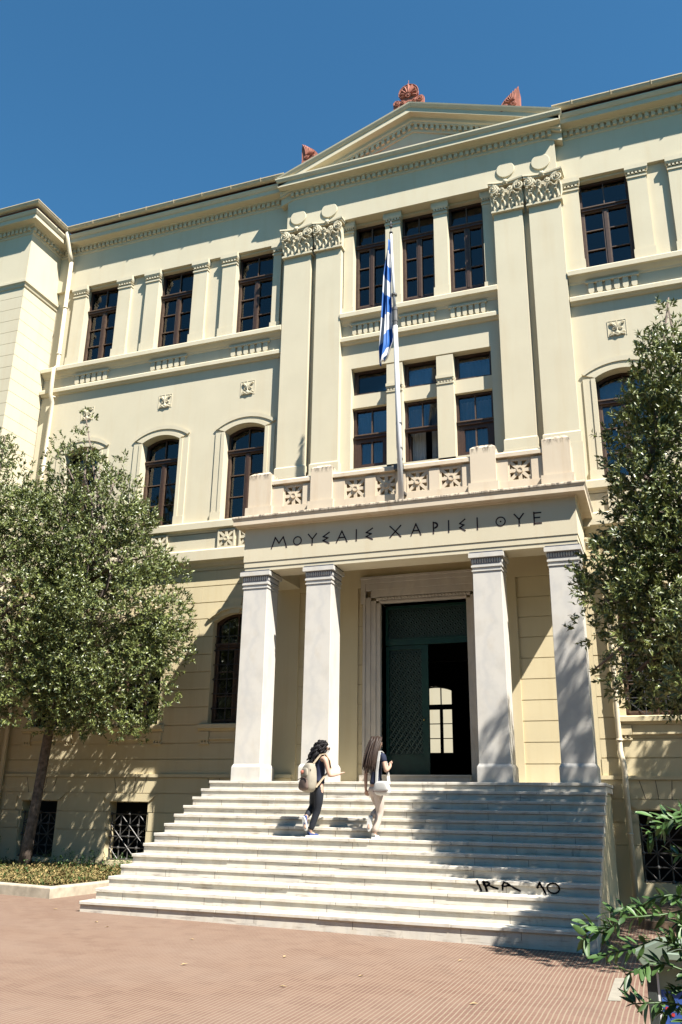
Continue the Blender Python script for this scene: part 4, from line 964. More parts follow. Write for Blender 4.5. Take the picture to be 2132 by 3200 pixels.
def curly(rr, c, Fh, Sh):
    for i in range(90):
        a = rr.uniform(.9, 2*PI-.9); d_ = Fh*math.cos(a)*.09+Sh*math.sin(a)*.09; p = c+d_*rr.uniform(.6, 1.1)+Vector((0, 0, rr.uniform(-.02, .09))); L = rr.uniform(.16, .40); pts = []
        dr = (Fh*-.35+Vector((-.18, -.05, -1))).normalized(); ph = rr.uniform(0, 6)
        for k in range(9):
            t = k/8; q = p+dr*L*t+d_*.35*math.sin(t*2)+Sh*.016*math.sin(t*16+ph)+Fh*.016*math.cos(t*16+ph); pts.append(tuple(q))
        yield pts, [.019*(1-.6*abs(t/8-.35)) for t in range(9)]
hair(rt1, mid, Fh, Sh, 'hair_black', curly, 5, (.100, .108, .104))
gl_ = MB()
for s in (-1, 1):
    cc = mid+Fh*.092+Sh*s*.034+Vector((0, 0, .02)); gl_.tube([tuple(cc+Sh*.026*math.cos(t)+Vector((0, 0, .02*math.sin(t)))) for t in [2*PI*k/12 for k in range(13)]], .005, 5)
    gl_.tube([tuple(cc+Sh*s*.028), tuple(mid+Sh*s*.088+Vector((0, 0, .028)))], .005, 5)
gl_.tube([tuple(mid+Fh*.095-Sh*.01+Vector((0, 0, .022))), tuple(mid+Fh*.095+Sh*.01+Vector((0, 0, .022)))], .005, 5); gl_.build('glasses', 'dark_iron', rt1)
# backpack
BPc = Vector((-1.015, -4.105, 2.09)); bd = Vector((-.6, -.8, .05)).normalized(); bs = Vector((.8, -.6, 0)); bu = Vector((.04, .03, 1)).normalized()
BK = thing('backpack', 'grey canvas backpack with cream straps worn by the curly haired woman', 'backpack', tuple(BPc))
def blob(c, sx, sy, sz, p=2.6, n=18, m_=12, dx=bs, dy=bd, dz=bu):
    b2 = MB(); sg = lambda v, e: math.copysign(abs(v)**e, v)
    for j in range(m_+1):
        t = -PI/2+PI*j/m_
        for k in range(n):
            a = 2*PI*k/n; x = sg(math.cos(t), 2/p)*sg(math.cos(a), 2/p); y = sg(math.cos(t), 2/p)*sg(math.sin(a), 2/p); z = sg(math.sin(t), 2/p)
            b2.v.append(tuple(c+dx*x*sx*(1-.14*z)+dy*y*sy*(1-.12*z)+dz*z*sz))
    for j in range(m_):
        for k in range(n): b2.f.append((j*n+k, j*n+(k+1) % n, (j+1)*n+(k+1) % n, (j+1)*n+k)); b2.m.append(0)
    return b2
blob(BPc, .165, .105, .245, 3.2).build('main_pouch', 'bag_cloth', BK, smooth=True)
blob(BPc+bd*.085-bu*.115, .140, .05, .105, 3.).build('front_pocket', 'bag_dark', BK, smooth=True)
blob(BPc+bd*.080+bu*.075, .115, .04, .085, 3.).build('front_pocket', 'bag_cloth', BK, smooth=True)
q = MB(); c = BPc+bd*.125+bu*.085-bs*.02; q.ball(tuple(c), .035, 10, 6); q.build('badge', 'terracotta', BK)
q = MB(); q.tube([tuple(BPc+bd*.118+bs*x*.15-bu*.02+bu*.02*math.cos(x*3)) for x in (-1, -.5, 0, .5, 1)], .008, 5); q.tube([tuple(BPc+bs*x*.158+bd*.06+bu*.17-bu*.05*x*x) for x in (-1, -.5, 0, .5, 1)], .007, 5); q.build('zip', 'bag_dark', BK)
q = MB()
for s, shk, hp in ((1, 'rsh', 'rhip'), (-1, 'lsh', 'lhip')):
    sh3 = Vector(P1[shk]); nk = Vector(P1['neck']); top_ = nk.lerp(sh3, .62)+Vector((0, 0, .045)); f_ = Vector((.6, .8, 0))
    pts = [BPc+bs*s*.06+bu*.235-bd*.04, top_+bd*.07+Vector((0, 0, .0)), top_+f_*.02+Vector((0, 0, .018)), top_+f_*.115-Vector((0, 0, .09)), top_+f_*.12+bs*s*.045-Vector((0, 0, .22)), BPc+bs*s*.16-bu*.16-bd*.06]
    for a, b2 in zip(pts, pts[1:]):
        d_ = (b2-a).normalized(); w_ = d_.cross(bd if abs(d_.dot(bd)) < .8 else bu).normalized(); w2 = (bs-d_*bs.dot(d_)).normalized()*.026; nn = d_.cross(w2).normalized()*.006
        q.add([tuple(v) for v in (a-w2-nn, a+w2-nn, a+w2+nn, a-w2+nn, b2-w2-nn, b2+w2-nn, b2+w2+nn, b2-w2+nn)], [(0, 1, 2, 3), (4, 5, 6, 7), (0, 1, 5, 4), (1, 2, 6, 5), (2, 3, 7, 6), (3, 0, 4, 7)])
q.build('shoulder_strap', 'strap', BK)
P2 = {'pelvis': (0.154, -3.93, 1.944), 'waist': (0.160, -3.93, 2.123), 'chest': (0.160, -3.92, 2.345), 'neck': (0.164, -3.91, 2.507), 'headb': (0.165, -3.88, 2.611), 'head': (0.162, -3.89, 2.703), 'rsh': (0.300, -4.00, 2.462), 'rel': (0.365, -4.03, 2.20), 'rwr': (0.385, -3.84, 2.285), 'rpalm': (0.375, -3.79, 2.335), 'rtip': (0.33, -3.77, 2.39), 'lsh': (0.005, -3.83, 2.455), 'lel': (-0.055, -3.85, 2.165), 'lwr': (-0.058, -3.84, 1.924), 'lpalm': (-0.054, -3.82, 1.854), 'ltip': (-0.040, -3.80, 1.775), 'rhip': (0.225, -3.98, 1.865), 'rkn': (0.215, -3.90, 1.532), 'ran': (0.128, -3.94, 1.199), 'rheel': (0.115, -3.99, 1.122), 'rtoe': (0.150, -3.80, 1.122), 'lhip': (0.085, -3.87, 1.865), 'lkn': (0.15, -3.71, 1.618), 'lan': (0.085, -3.98, 1.455), 'lheel': (0.070, -4.05, 1.445), 'ltoe': (0.068, -4.06, 1.272)}
rt2_, mid, Fh, Sh = person('woman with long straight brown hair in a navy shirt and pale trousers climbing the steps', P2, (.25, .97, 0), dict(r=.8, l=.35, face=(.62, .78, 0), tank=False, shirt='navy', trousers='beige_cloth', cuff=.064, shoe='white_cloth'), (.12, -3.93, 1.12))
def straight(rr, c, Fh, Sh):
    for i in range(95):
        a = rr.uniform(.85, 2*PI-.85); d_ = Fh*math.cos(a)*.092+Sh*math.sin(a)*.092; p = c+d_*rr.uniform(.75, 1.02)+Vector((0, 0, rr.uniform(-.01, .10)*1)); L = rr.uniform(.42, .54); tw = Vector((-.10, -.17, 0))*rr.uniform(.7, 1.3); pts = []
        for k in range(7): t = k/6; pts.append(tuple(p+Vector((0, 0, -L*t))+tw*t*(1.2-.5*t)+d_*.25*math.sin(t*2.2)*.8))
        yield pts, [.017*(1-.55*(k/6)**2) for k in range(7)]
hair(rt2_, mid, Fh, Sh, 'hair_brown', straight, 8)
SBg = thing('shoulder_bag', 'white shoulder bag on a long white strap at the brown haired woman\'s hip', 'bag', (.345, -4.12, 1.93)); bc = Vector((.335, -4.13, 1.925))
bdx, bdy = Vector((.93, -.36, 0)), Vector((.36, .93, 0))
blob(bc, .15, .055, .115, 3.4, dx=bdx, dy=-bdy, dz=Vector((0, 0, 1))).build('bag_body', 'white_cloth', SBg, smooth=True)
blob(bc-bdy*.035+Vector((0, 0, .025)), .152, .035, .085, 3.4, dx=bdx, dy=-bdy, dz=Vector((0, 0, 1))).build('bag_flap', 'white_cloth', SBg, smooth=True)
q = MB(); q.tube([tuple(bc-bdy*.068+bdx*x*.15+Vector((0, 0, -.062+.01*abs(x)))) for x in (-1, -.5, 0, .5, 1)], .006, 5); q.build('bag_seam', 'bag_dark', SBg)
q = MB(); tp_ = Vector(P2['rsh']).lerp(Vector(P2['neck']), .35)+Vector((0, 0, .055))
for pts in ([bc-bdx*.13+Vector((0, 0, .07)), Vector((.215, -4.06, 2.2)), Vector((.235, -4.055, 2.36)), tp_+Vector((0, -.055, -.005)), tp_], [tp_, tp_+Vector((.01, .07, -.02)), Vector((.30, -3.80, 2.34)), Vector((.36, -3.88, 2.12)), bc+bdx*.14+Vector((0, 0, .06))]):
    for a, b2 in zip(pts, pts[1:]):
        d_ = (b2-a).normalized(); w2 = (bdx-d_*bdx.dot(d_)).normalized()*.024; nn = d_.cross(w2).normalized()*.005
        q.add([tuple(v) for v in (a-w2-nn, a+w2-nn, a+w2+nn, a-w2+nn, b2-w2-nn, b2+w2-nn, b2+w2+nn, b2-w2+nn)], [(0, 1, 2, 3), (4, 5, 6, 7), (0, 1, 5, 4), (1, 2, 6, 5), (2, 3, 7, 6), (3, 0, 4, 7)])
q.build('strap', 'white_cloth', SBg)
# ------------------------------------------------------------------ ground, bed, kerb
g = MB(); xs = [-16, -9, -4, 6, 8, 10]; zs = [0, 0, 0, -.12, -.14, -.14]; ysl = [-20, 1]
g.add([(x, yv, z) for yv in ysl for x, z in zip(xs, zs)], [(i, i+1, i+7, i+6) for i in range(5)])
tag(g.build('pavement', 'paving'), kind='structure')
g = MB(); g.add([(-600, -600, -.3), (600, -600, -.3), (600, 600, -.3), (-600, 600, -.3)], [(0, 1, 2, 3)]); tag(g.build('ground', 'dark_far_ground'), kind='structure')  # ground out of view beyond the paving, made dark to cut bounce light
cpatch = MB(); cpatch.add([(4.085, -8.80, -.0972+.004), (4.205, -8.76, -.0987+.004), (4.19, -7.52, -.0985+.004), (4.085, -7.56, -.0970+.004)], [(0, 1, 2, 3)])
tag(cpatch.build('cement_strip', 'cement'), kind='structure')
kp = [(-16, -2.9), (-5.65, -4.74), (-5.52, -3.4), (-5.52, -.05)]
k = MB(); k.sweep(kp, [(0, -.05), (0, .17), (-.02, .19), (-.16, .19), (-.16, -.05)]); tag(k.build('kerb', 'kerb_stone', bevel=.01), kind='structure')
bed = MB(); bed.add([(-16, -2.75, .15), (-5.8, -4.55, .15), (-5.68, -3.4, .15), (-5.68, -.06, .15), (-16, -.06, .17)], [(0, 1, 2, 3, 4)]); tag(bed.build('planting_bed', 'soil'), kind='structure')
bed2 = MB(); bed2.box(4.28, 9.4, -3.2, -.06, -.2, .02); tag(bed2.build('soil_strip', 'soil'), kind='structure')
# ------------------------------------------------------------------ leaves
def leaf_arrays(P, D, U, L, Wd):
    """P base, D direction, U up hint -> folded four-point leaves"""
    D = D/np.linalg.norm(D, axis=1, keepdims=True); Sd = np.cross(D, U); Sd /= (np.linalg.norm(Sd, axis=1, keepdims=True)+1e-9); Nn = np.cross(Sd, D)
    mid = P+D*(L*.48)[:, None]+Nn*(L*.05)[:, None]; tip = P+D*L[:, None]-Nn*(L*.08)[:, None]
    a = mid+Sd*Wd[:, None]/2+Nn*(Wd*.18)[:, None]; b2 = mid-Sd*Wd[:, None]/2+Nn*(Wd*.18)[:, None]
    V = np.stack([P, a, tip, b2, mid], 1).reshape(-1, 3); n = len(P); o = np.arange(n)*5
    F = np.stack([np.stack([o, o+1, o+4], 1), np.stack([o+1, o+2, o+4], 1), np.stack([o+4, o+2, o+3], 1), np.stack([o, o+4, o+3], 1)], 1).reshape(-1, 3)
    return V, F
def lance_arrays(P, D, U, L, Wd, r):
    D = D/np.linalg.norm(D, axis=1, keepdims=True); Sd = np.cross(D, U); Sd /= (np.linalg.norm(Sd, axis=1, keepdims=True)+1e-9); Nn = np.cross(Sd, D); n = len(P)
    ts = np.array([0, .18, .38, .58, .78, 1.]); ws = np.array([.10, .62, 1., .92, .55, .0]); rows = []; cv = r.uniform(-.05, .22, n)
    for t, w_ in zip(ts, ws):
        c = P+D*(L*t)[:, None]-Nn*(L*cv*t*t)[:, None]; rows += [c+Sd*(Wd*w_/2)[:, None]+Nn*(Wd*w_*.16)[:, None], c, c-Sd*(Wd*w_/2)[:, None]+Nn*(Wd*w_*.16)[:, None]]
    V = np.stack(rows, 1).reshape(-1, 3); o = np.arange(n)*18; F = []
    for i in range(5):
        for k in (0, 1):
            a = o+i*3+k; F += [np.stack([a, a+1, a+4], 1), np.stack([a, a+4, a+3], 1)]
    return V, np.concatenate(F)
def tri_mesh(name, V, F, mat, parent=None, smooth=False):
    off = np.array(WLOC(parent)); V = V-off
    me = bpy.data.meshes.new(name); me.vertices.add(len(V)); me.vertices.foreach_set('co', V.astype(np.float32).ravel())
    me.loops.add(len(F)*3); me.loops.foreach_set('vertex_index', F.astype(np.int32).ravel()); me.polygons.add(len(F))
    me.polygons.foreach_set('loop_start', np.arange(0, len(F)*3, 3, dtype=np.int32)); me.polygons.foreach_set('loop_total', np.full(len(F), 3, dtype=np.int32))
    me.update(calc_edges=True); me.validate(); me.polygons.foreach_set('use_smooth', [smooth]*len(me.polygons)); me.materials.append(MATS[mat]); o = bpy.data.objects.new(name, me); COL.objects.link(o)
    if parent: o.parent = parent
    return o
def inside(px, pz, poly):
    r = np.zeros(len(px), bool); n = len(poly)
    for i in range(n):
        x1, z1 = poly[i]; x2, z2 = poly[(i+1) % n]
        c = ((z1 > pz) != (z2 > pz)) & (px < (x2-x1)*(pz-z1)/((z2-z1) if z2 != z1 else 1e-9)+x1); r ^= c
    return r
def edge_dist(px, pz, poly):
    d = np.full(len(px), 1e9); n = len(poly)
    for i in range(n):
        a, b2 = np.array(poly[i]), np.array(poly[(i+1) % n]); e = b2-a; L2 = (e@e)+1e-12
        t = np.clip(((px-a[0])*e[0]+(pz-a[1])*e[1])/L2, 0, 1); d = np.minimum(d, np.hypot(px-a[0]-t*e[0], pz-a[1]-t*e[1]))
    return d
def crown_points(poly, yc, tmax, kt, n, ymin, ymax, r):
    xs_ = [p[0] for p in poly]; zs_ = [p[1] for p in poly]; out = []
    while sum(len(o) for o in out) < n:
        x = r.uniform(min(xs_), max(xs_), 4000); z = r.uniform(min(zs_), max(zs_), 4000); k = inside(x, z, poly); x, z = x[k], z[k]
        d = edge_dist(x, z, poly); T = np.minimum(tmax, kt*d+.12); u = r.uniform(-1, 1, len(x)); u = np.sign(u)*np.abs(u)**.55
        y = yc+u*T; q = (y > ymin) & (y < ymax); out.append(np.stack([x, y, z], 1)[q])
    return np.concatenate(out)[:n]
def make_tree(name, label, poly, yc, tmax, kt, ncl, nsh, base, trunk, seed, L0=.105, ymin=-99, ymax=99, group=None, per=9, clr=.42, lm='leaf'):
    r = np.random.default_rng(seed); root = thing(name, label, 'tree', base, group)
    C = crown_points(poly, yc, tmax, kt, ncl, ymin, ymax, r); cen = np.array([np.mean([p[0] for p in poly]), yc, np.mean([p[1] for p in poly])])
    ed = edge_dist(C[:, 0], C[:, 2], poly); R_c = np.minimum(clr, ed*1.0+.10)*r.uniform(.75, 1.15, ncl)
    wt = R_c**2; idx = r.choice(ncl, nsh, p=wt/wt.sum()); dirs = r.normal(size=(nsh, 3)); dirs[:, 2] += .25; dirs /= np.linalg.norm(dirs, axis=1, keepdims=True)
    P = C[idx]+dirs*(R_c[idx]*r.uniform(.55, 1.0, nsh)**.5)[:, None]
    keep = inside(P[:, 0], P[:, 2], poly) | (r.uniform(size=nsh) < .4); keep &= (P[:, 1] < ymax) & (P[:, 1] > ymin); P, dirs, idx = P[keep], dirs[keep], idx[keep]
    outw = P-cen; outw[:, 2] *= .4; outw /= (np.linalg.norm(outw, axis=1, keepdims=True)+1e-9)
    ax = dirs*.8+outw*.55+np.array([0, 0, .55]); ax /= np.linalg.norm(ax, axis=1, keepdims=True)
    n = len(P); q = np.repeat(np.arange(n), per); A = ax[q]; ang = r.uniform(0, 2*PI, n*per); e1 = np.cross(A, [.31, .2, .93]); e1 /= np.linalg.norm(e1, axis=1, keepdims=True); e2 = np.cross(A, e1)
    sp_ = r.uniform(.25, 1.25, n*per); rd = e1*np.cos(ang)[:, None]+e2*np.sin(ang)[:, None]
    D = A*np.cos(sp_)[:, None]+rd*np.sin(sp_)[:, None]; Ls = L0*r.uniform(.65, 1.2, n*per); base_p = P[q]+A*(r.uniform(-.10, .03, n*per))[:, None]
    V, F = leaf_arrays(base_p, D, A+r.normal(size=A.shape)*.25, Ls, Ls*.34)
    crown = tri_mesh('crown', V, F, lm, root)
    tr = MB(); tr.tube(trunk[0], trunk[1], 12); tp = Vector(trunk[0][-1])
    rr = random.Random(seed)
    for i in range(26):
        c = C[rr.randrange(ncl)]; k = rr.uniform(.0, 1.); zt = min(c[2]-.4, trunk[0][-1][2]+(max(p[1] for p in poly)-trunk[0][-1][2])*.55*k)
        s = Vector((tp.x+(cen[0]-tp.x)*.6*k, tp.y+(yc-tp.y)*k, max(tp.z*.9, zt))); e = Vector(c); m1 = s.lerp(e, .5)+Vector((rr.uniform(-.2, .2), rr.uniform(-.2, .2), .15))
        tr.tube([tp if k < .3 else s, m1, e], (.05, .032, .012), 6)
    top = max(poly, key=lambda p: p[1]); tr.tube([tp, ((tp.x+cen[0])/2, (tp.y+yc)/2, (tp.z+cen[2])/2), (cen[0], yc, cen[2]), (top[0], yc, top[1]-.3)], (trunk[1][-1], .08, .05, .012), 8)
    tr.build('trunk', 'bark', root, smooth=True)
    return root
TL = [(-8.53, 11.45), (-8.21, 10.78), (-8.12, 10.22), (-7.77, 9.87), (-7.4, 9.47), (-7.23, 10.04), (-6.87, 9.52), (-6.49, 8.62), (-5.99, 8.12), (-5.88, 7.34), (-5.41, 6.93), (-5.09, 6.49), (-5.16, 5.83), (-4.87, 5.41), (-5.09, 4.93), (-5.34, 4.4), (-5.15, 3.73), (-5.57, 3.5), (-5.78, 3.08), (-6.29, 2.84), (-6.64, 2.75), (-7.05, 3.05), (-7.57, 2.96), (-8.08, 3.24), (-8.64, 2.92), (-8.97, 3.07), (-9.16, 3.98), (-9.33, 6.09), (-9.39, 7.77), (-9.44, 8.94), (-9.29, 9.76), (-8.94, 10.21), (-8.82, 10.81), (-8.69, 11.35)]
TL2 = [(-13.65, 11.1), (-12.36, 12.23), (-11.1, 11.0), (-10.25, 10.63), (-9.98, 9.86), (-9.39, 9.55), (-8.9, 8.91), (-8.16, 8.26), (-7.84, 6.92), (-7.74, 4.85), (-7.9, 3.49), (-8.68, 3.12), (-9.43, 3.28), (-10.4, 3.05), (-12.18, 3.99), (-13.84, 7.4)]
TRt = [(5.61, 9.77), (5.7, 9.38), (5.64, 9.07), (5.8, 8.57), (6.08, 7.76), (6.47, 6.98), (6.79, 5.9), (6.93, 4.92), (6.75, 4.01), (6.32, 3.25), (5.85, 2.91), (5.12, 2.93), (4.61, 2.88), (4.38, 2.94), (4.13, 3.19), (3.87, 3.39), (3.82, 3.58), (4.21, 3.82), (3.79, 3.97), (3.68, 4.2), (3.92, 4.49), (3.78, 4.93), (3.69, 5.25), (3.95, 5.33), (4.3, 5.61), (4.18, 5.69), (4.42, 5.95), (4.42, 6.38), (4.34, 6.97), (4.39, 7.38), (4.65, 7.53), (4.82, 7.96), (5.02, 8.48), (5.15, 9.01), (5.36, 9.09), (5.47, 9.52)]
make_tree('laurel_tree', 'bushy evergreen tree with a leaning bare trunk in the grass bed beside the steps', TL, -1.75, 1.5, .75, 300, 8200, (-9.25, -1.1, .15),
          ([(-9.25, -1.1, .05), (-9.20, -1.1, .8), (-9.10, -1.12, 1.65), (-8.93, -1.2, 3.1), (-8.6, -1.35, 4.2)], (.155, .13, .118, .11, .10)), 5, ymax=-.28, clr=.55)
make_tree('laurel_tree', 'dense evergreen tree at the left edge, its trunk out of view', TL2, -2.5, 1.9, .8, 320, 9200, (-11.6, -2.3, .1),
          ([(-11.6, -2.3, .05), (-11.5, -2.3, 1.7), (-11.2, -2.35, 3.4), (-11.0, -2.4, 4.8)], (.17, .14, .12, .10)), 6, ymax=-.3, clr=.58)
make_tree('laurel_tree', 'tall pointed evergreen tree standing right of the steps', TRt, -5.5, 1.9, .95, 330, 6200, (5.75, -5.4, 0),
          ([(5.75, -5.4, -.15), (5.72, -5.4, 1.4), (5.7, -5.45, 3.0), (5.65, -5.5, 4.5)], (.15, .12, .11, .09)), 8, ymin=-6.4, clr=.46)
# tree outside the right edge whose shade falls over the steps
TR2 = [(6.9, 9.6), (7.4, 11.6), (8.0, 12.8), (9.2, 13.9), (10.5, 13), (11, 11), (10.8, 8), (9.5, 6.3), (8, 6.3), (7.2, 8)]
make_tree('laurel_tree', 'taller evergreen tree beyond the right edge shading the columns', TR2, -5.6, 1.5, .9, 260, 3800, (9.2, -5.6, -.1),
          ([(9.2, -5.6, -.2), (9.2, -5.6, 3), (9.1, -5.6, 6.5)], (.2, .15, .12)), 9, clr=.42)
TR3 = [(4.7, 3.1), (5.3, 2.75), (6.5, 2.6), (8, 2.8), (8.5, 5), (8, 7), (7.3, 6.8), (6.5, 5.7), (5.8, 4.9), (5.0, 3.8)]
make_tree('laurel_tree', 'low evergreen tree in front of the tall one at the right edge', TR3, -7.6, 1.0, .9, 200, 3000, (6.9, -7.6, -.1),
          ([(6.9, -7.6, -.2), (6.9, -7.6, 1.5), (6.8, -7.6, 3.0)], (.13, .11, .09)), 10, clr=.38)
TR4 = [(6.3, 4.6), (7.6, 4.2), (9.2, 5), (9.6, 7.8), (8.8, 8.8), (7.7, 7.9), (6.6, 7.4), (6.2, 6)]
make_tree('laurel_tree', 'evergreen tree close to the wall at the right edge', TR4, -2.4, 1.1, .9, 160, 2400, (7.9, -2.4, 0),
          ([(7.9, -2.4, -.1), (7.9, -2.4, 2.2), (7.9, -2.4, 4.6)], (.13, .11, .09)), 12, clr=.42)
# low ivy and dry leaf cover of the bed, weeds along the wall
r = np.random.default_rng(21); bp_ = [(-16, -2.75), (-5.82, -4.52), (-5.7, -3.4), (-5.7, -.1), (-16, -.1)]
n = 26000; x = r.uniform(-13, -5.7, n*2); y = r.uniform(-4.6, -.1, n*2); k = inside(x, y, bp_); x, y = x[k][:n], y[k][:n]; n = len(x)
P = np.stack([x, y, .15+np.abs(r.normal(0, .045, n))], 1); D = r.normal(size=(n, 3)); D[:, 2] = np.abs(D[:, 2])*.5+.1; Ls = r.uniform(.05, .10, n)
V, F = leaf_arrays(P, D, np.tile([0, 0, 1.], (n, 1)), Ls, Ls*.5); tag(tri_mesh('ground_cover', V, F, 'groundleaf'), 'low green and dry brown leaf cover filling the bed', 'ground cover', kind='stuff')
wd = []
for i in range(170):
    if i < 120: bx, by = r.uniform(-9.2, -5.9), r.uniform(-1.0, -.15)
    else: bx, by = r.uniform(-12, -6), r.uniform(-3.5, -.3)
    h = r.uniform(.15, .42)
    for j in range(10): t = r.uniform(.2, 1); wd.append((bx+r.normal(0, .02), by+r.normal(0, .02), .15+h*t, r.normal(), r.normal(), .6))
wd = np.array(wd); Ls = r.uniform(.04, .08, len(wd)); V, F = leaf_arrays(wd[:, :3], wd[:, 3:], np.tile([0, 0, 1.], (len(wd), 1)), Ls, Ls*.4)
tag(tri_mesh('weeds', V, F, 'leaf_fresh'), 'scattered weeds growing along the foot of the wall', 'weeds', kind='stuff')
def shrub(name, label, loc, branches, seed, L0, per, lm, stem=.006, spread=.9):
    r = np.random.default_rng(seed); root = thing(name, label, 'shrub', loc); s = MB(); PP, DD, UU, LL = [], [], [], []
    for br in branches:
        pts = [np.array(p, float) for p in br]; s.tube([tuple(p) for p in pts], [stem*(1-.6*i/len(pts)) for i in range(len(pts))], 6)
        for i, (a, b2) in enumerate(zip(pts, pts[1:])):
            d = b2-a; L = np.linalg.norm(d); d /= L; m_ = max(2, int(L/per))
            if i == len(pts)-2: m_ += 4
            for j in range(m_):
                t = r.uniform(0, 1) if i < len(pts)-2 else r.uniform(.4, 1); sd = r.normal(size=3); sd -= d*(sd@d); sd /= np.linalg.norm(sd)
                PP.append(a+d*L*t); DD.append(d*r.uniform(.4, 1.)+sd*spread+np.array([0, 0, .15])); UU.append(np.array([.3, -.2, 1.])+r.normal(0, .35, 3)); LL.append(L0*r.uniform(.6, 1.15))
    V, F = lance_arrays(np.array(PP), np.array(DD), np.array(UU), np.array(LL), np.array(LL)*.30, r); s.build('stem', 'leaf_fresh', root, smooth=True); tri_mesh('leaves', V, F, lm, root, True)
    return root
y0 = -13.7
BR = [[(5.25, 1.10), (5.05, 1.16), (4.855, 1.215), (4.767, 1.197), (4.659, 1.187), (4.587, 1.179), (4.535, 1.126), (4.468, 1.123), (4.411, 1.133)], [(4.535, 1.126), (4.486, 1.106), (4.438, 1.103), (4.397, 1.069)],
      [(5.2, 1.15), (5.0, 1.24), (4.861, 1.269), (4.808, 1.28), (4.737, 1.268), (4.677, 1.233), (4.62, 1.23), (4.566, 1.2), (4.521, 1.185)], [(5.1, .9), (4.95, 1.0), (4.809, 1.072), (4.719, 1.092), (4.604, 1.046), (4.527, 1.032), (4.487, 1.007)],
      [(5.1, .85), (4.9, .95), (4.755, .994), (4.687, .994), (4.629, .968), (4.581, .948)], [(5.1, .6), (4.92, .72), (4.811, .807), (4.738, .822), (4.684, .822), (4.624, .817), (4.596, .807)], [(5.1, 1.2), (4.848, 1.153), (4.815, 1.129), (4.765, 1.086)],
      [(5.1, .75), (4.95, .82), (4.817, .866), (4.772, .846)], [(5.1, .6), (4.92, .7), (4.807, .765), (4.756, .782), (4.723, .762)], [(5.2, .2), (5.12, .6), (5.1, .9), (5.2, 1.15), (5.22, 1.4)], [(5.2, .2), (5.1, .55), (5.0, .75), (4.95, .9)],
      [(5.15, .3), (5.0, .5), (4.9, .6), (4.83, .66)], [(5.15, .4), (4.98, .62), (4.88, .7), (4.8, .71)]]
rj = random.Random(4)
BR3 = []
for b_ in BR:
    o = rj.uniform(-.18, .14); BR3.append([(x, y0+o*(1 if i else .3)+.05*math.sin(i), z) for i, (x, z) in enumerate(b_)])
BR3 += [[(5.15, -13.7, 1.45), (4.99, -13.75, 1.62), (4.903, -13.75, 1.66), (4.841, -13.75, 1.636), (4.787, -13.72, 1.626), (4.752, -13.7, 1.63)], [(5.15, -13.7, 1.4), (4.98, -13.65, 1.58), (4.896, -13.65, 1.602), (4.828, -13.65, 1.587), (4.773, -13.66, 1.568), (4.735, -13.68, 1.545)],
        [(5.15, -13.7, 1.4), (4.9, -13.8, 1.637), (4.826, -13.8, 1.613), (4.797, -13.82, 1.586)], [(5.2, -13.6, .9), (5.18, -13.65, 1.2), (5.15, -13.7, 1.45)], [(5.15, -13.7, 1.3), (4.98, -13.7, 1.42), (4.90, -13.7, 1.46), (4.84, -13.7, 1.458)]]
for i in range(16):
    zz = rj.uniform(.35, 1.15); BR3.append([(5.2, y0+rj.uniform(-.2, .2), zz*.6), (5.0, y0+rj.uniform(-.25, .15), zz), (4.84+rj.uniform(-.03, .08), y0+rj.uniform(-.25, .1), zz+rj.uniform(.0, .15))])
BR3.append([(5.22, -13.6, -.12), (5.2, -13.65, .2), (5.15, -13.7, .5)])
shrub('foreground_shrub', 'leafy green shrub reaching in from the lower right corner', (5.22, -13.6, -.12), BR3, 31, .088, .011, 'leaf_fresh')
rl = random.Random(9); bl = []
for i in range(12): bx, by = -10.75+rl.uniform(-.1, .1), -1.1; bl.append([(bx, by, .1), (bx+rl.uniform(-.3, .3), by+rl.uniform(-.25, .2), .55), (bx+rl.uniform(-.5, .55), by+rl.uniform(-.4, .25), rl.uniform(.7, 1.25))])
shrub('small_shrub', 'small green shrub at the left edge of the grass bed', (-10.75, -1.1, .1), bl, 32, .085, .035, 'leaf_fresh')
# ------------------------------------------------------------------ notice board half hidden by the shrub
NB = thing('notice_board', 'low metal notice board with pitched pale cap and blue poster in the lower right corner', 'notice board', (4.64, -12.46, -.1))
for x0, x1 in ((4.615, 4.668), (5.25, 5.30)): q = MB(); q.box(x0, x1, -12.50, -12.44, -.15, .83); q.build('post', 'post_metal', NB, bevel=.004)
q = MB(); q.prism([(4.55, .86), (4.70, .93), (5.30, .93), (5.42, .86), (5.42, .82), (4.60, .79)], -12.56, -12.38); q.box(4.72, 5.36, -12.575, -12.56, .83, .87); q.build('cap', 'board_metal', NB, bevel=.006)
q = MB(); q.box(4.668, 5.25, -12.485, -12.465, .10, .79); q.build('back_panel', 'board_metal', NB)
q = MB(); q.box(4.672, 4.684, -12.495, -12.485, .10, .79); q.build('frame_edge', 'white_paint', NB)
q = MB(); q.box(4.69, 5.22, -12.490, -12.4855, .12, .66)
for (x, z) in ((4.74, .60), (4.715, .565), (4.745, .535), (4.86, .585), (4.92, .5), (4.80, .44)): q.disc(x, z, .010, -12.493, -12.490, 10, 1)
q.build('poster', ['poster_blue', 'red_dot'], NB)
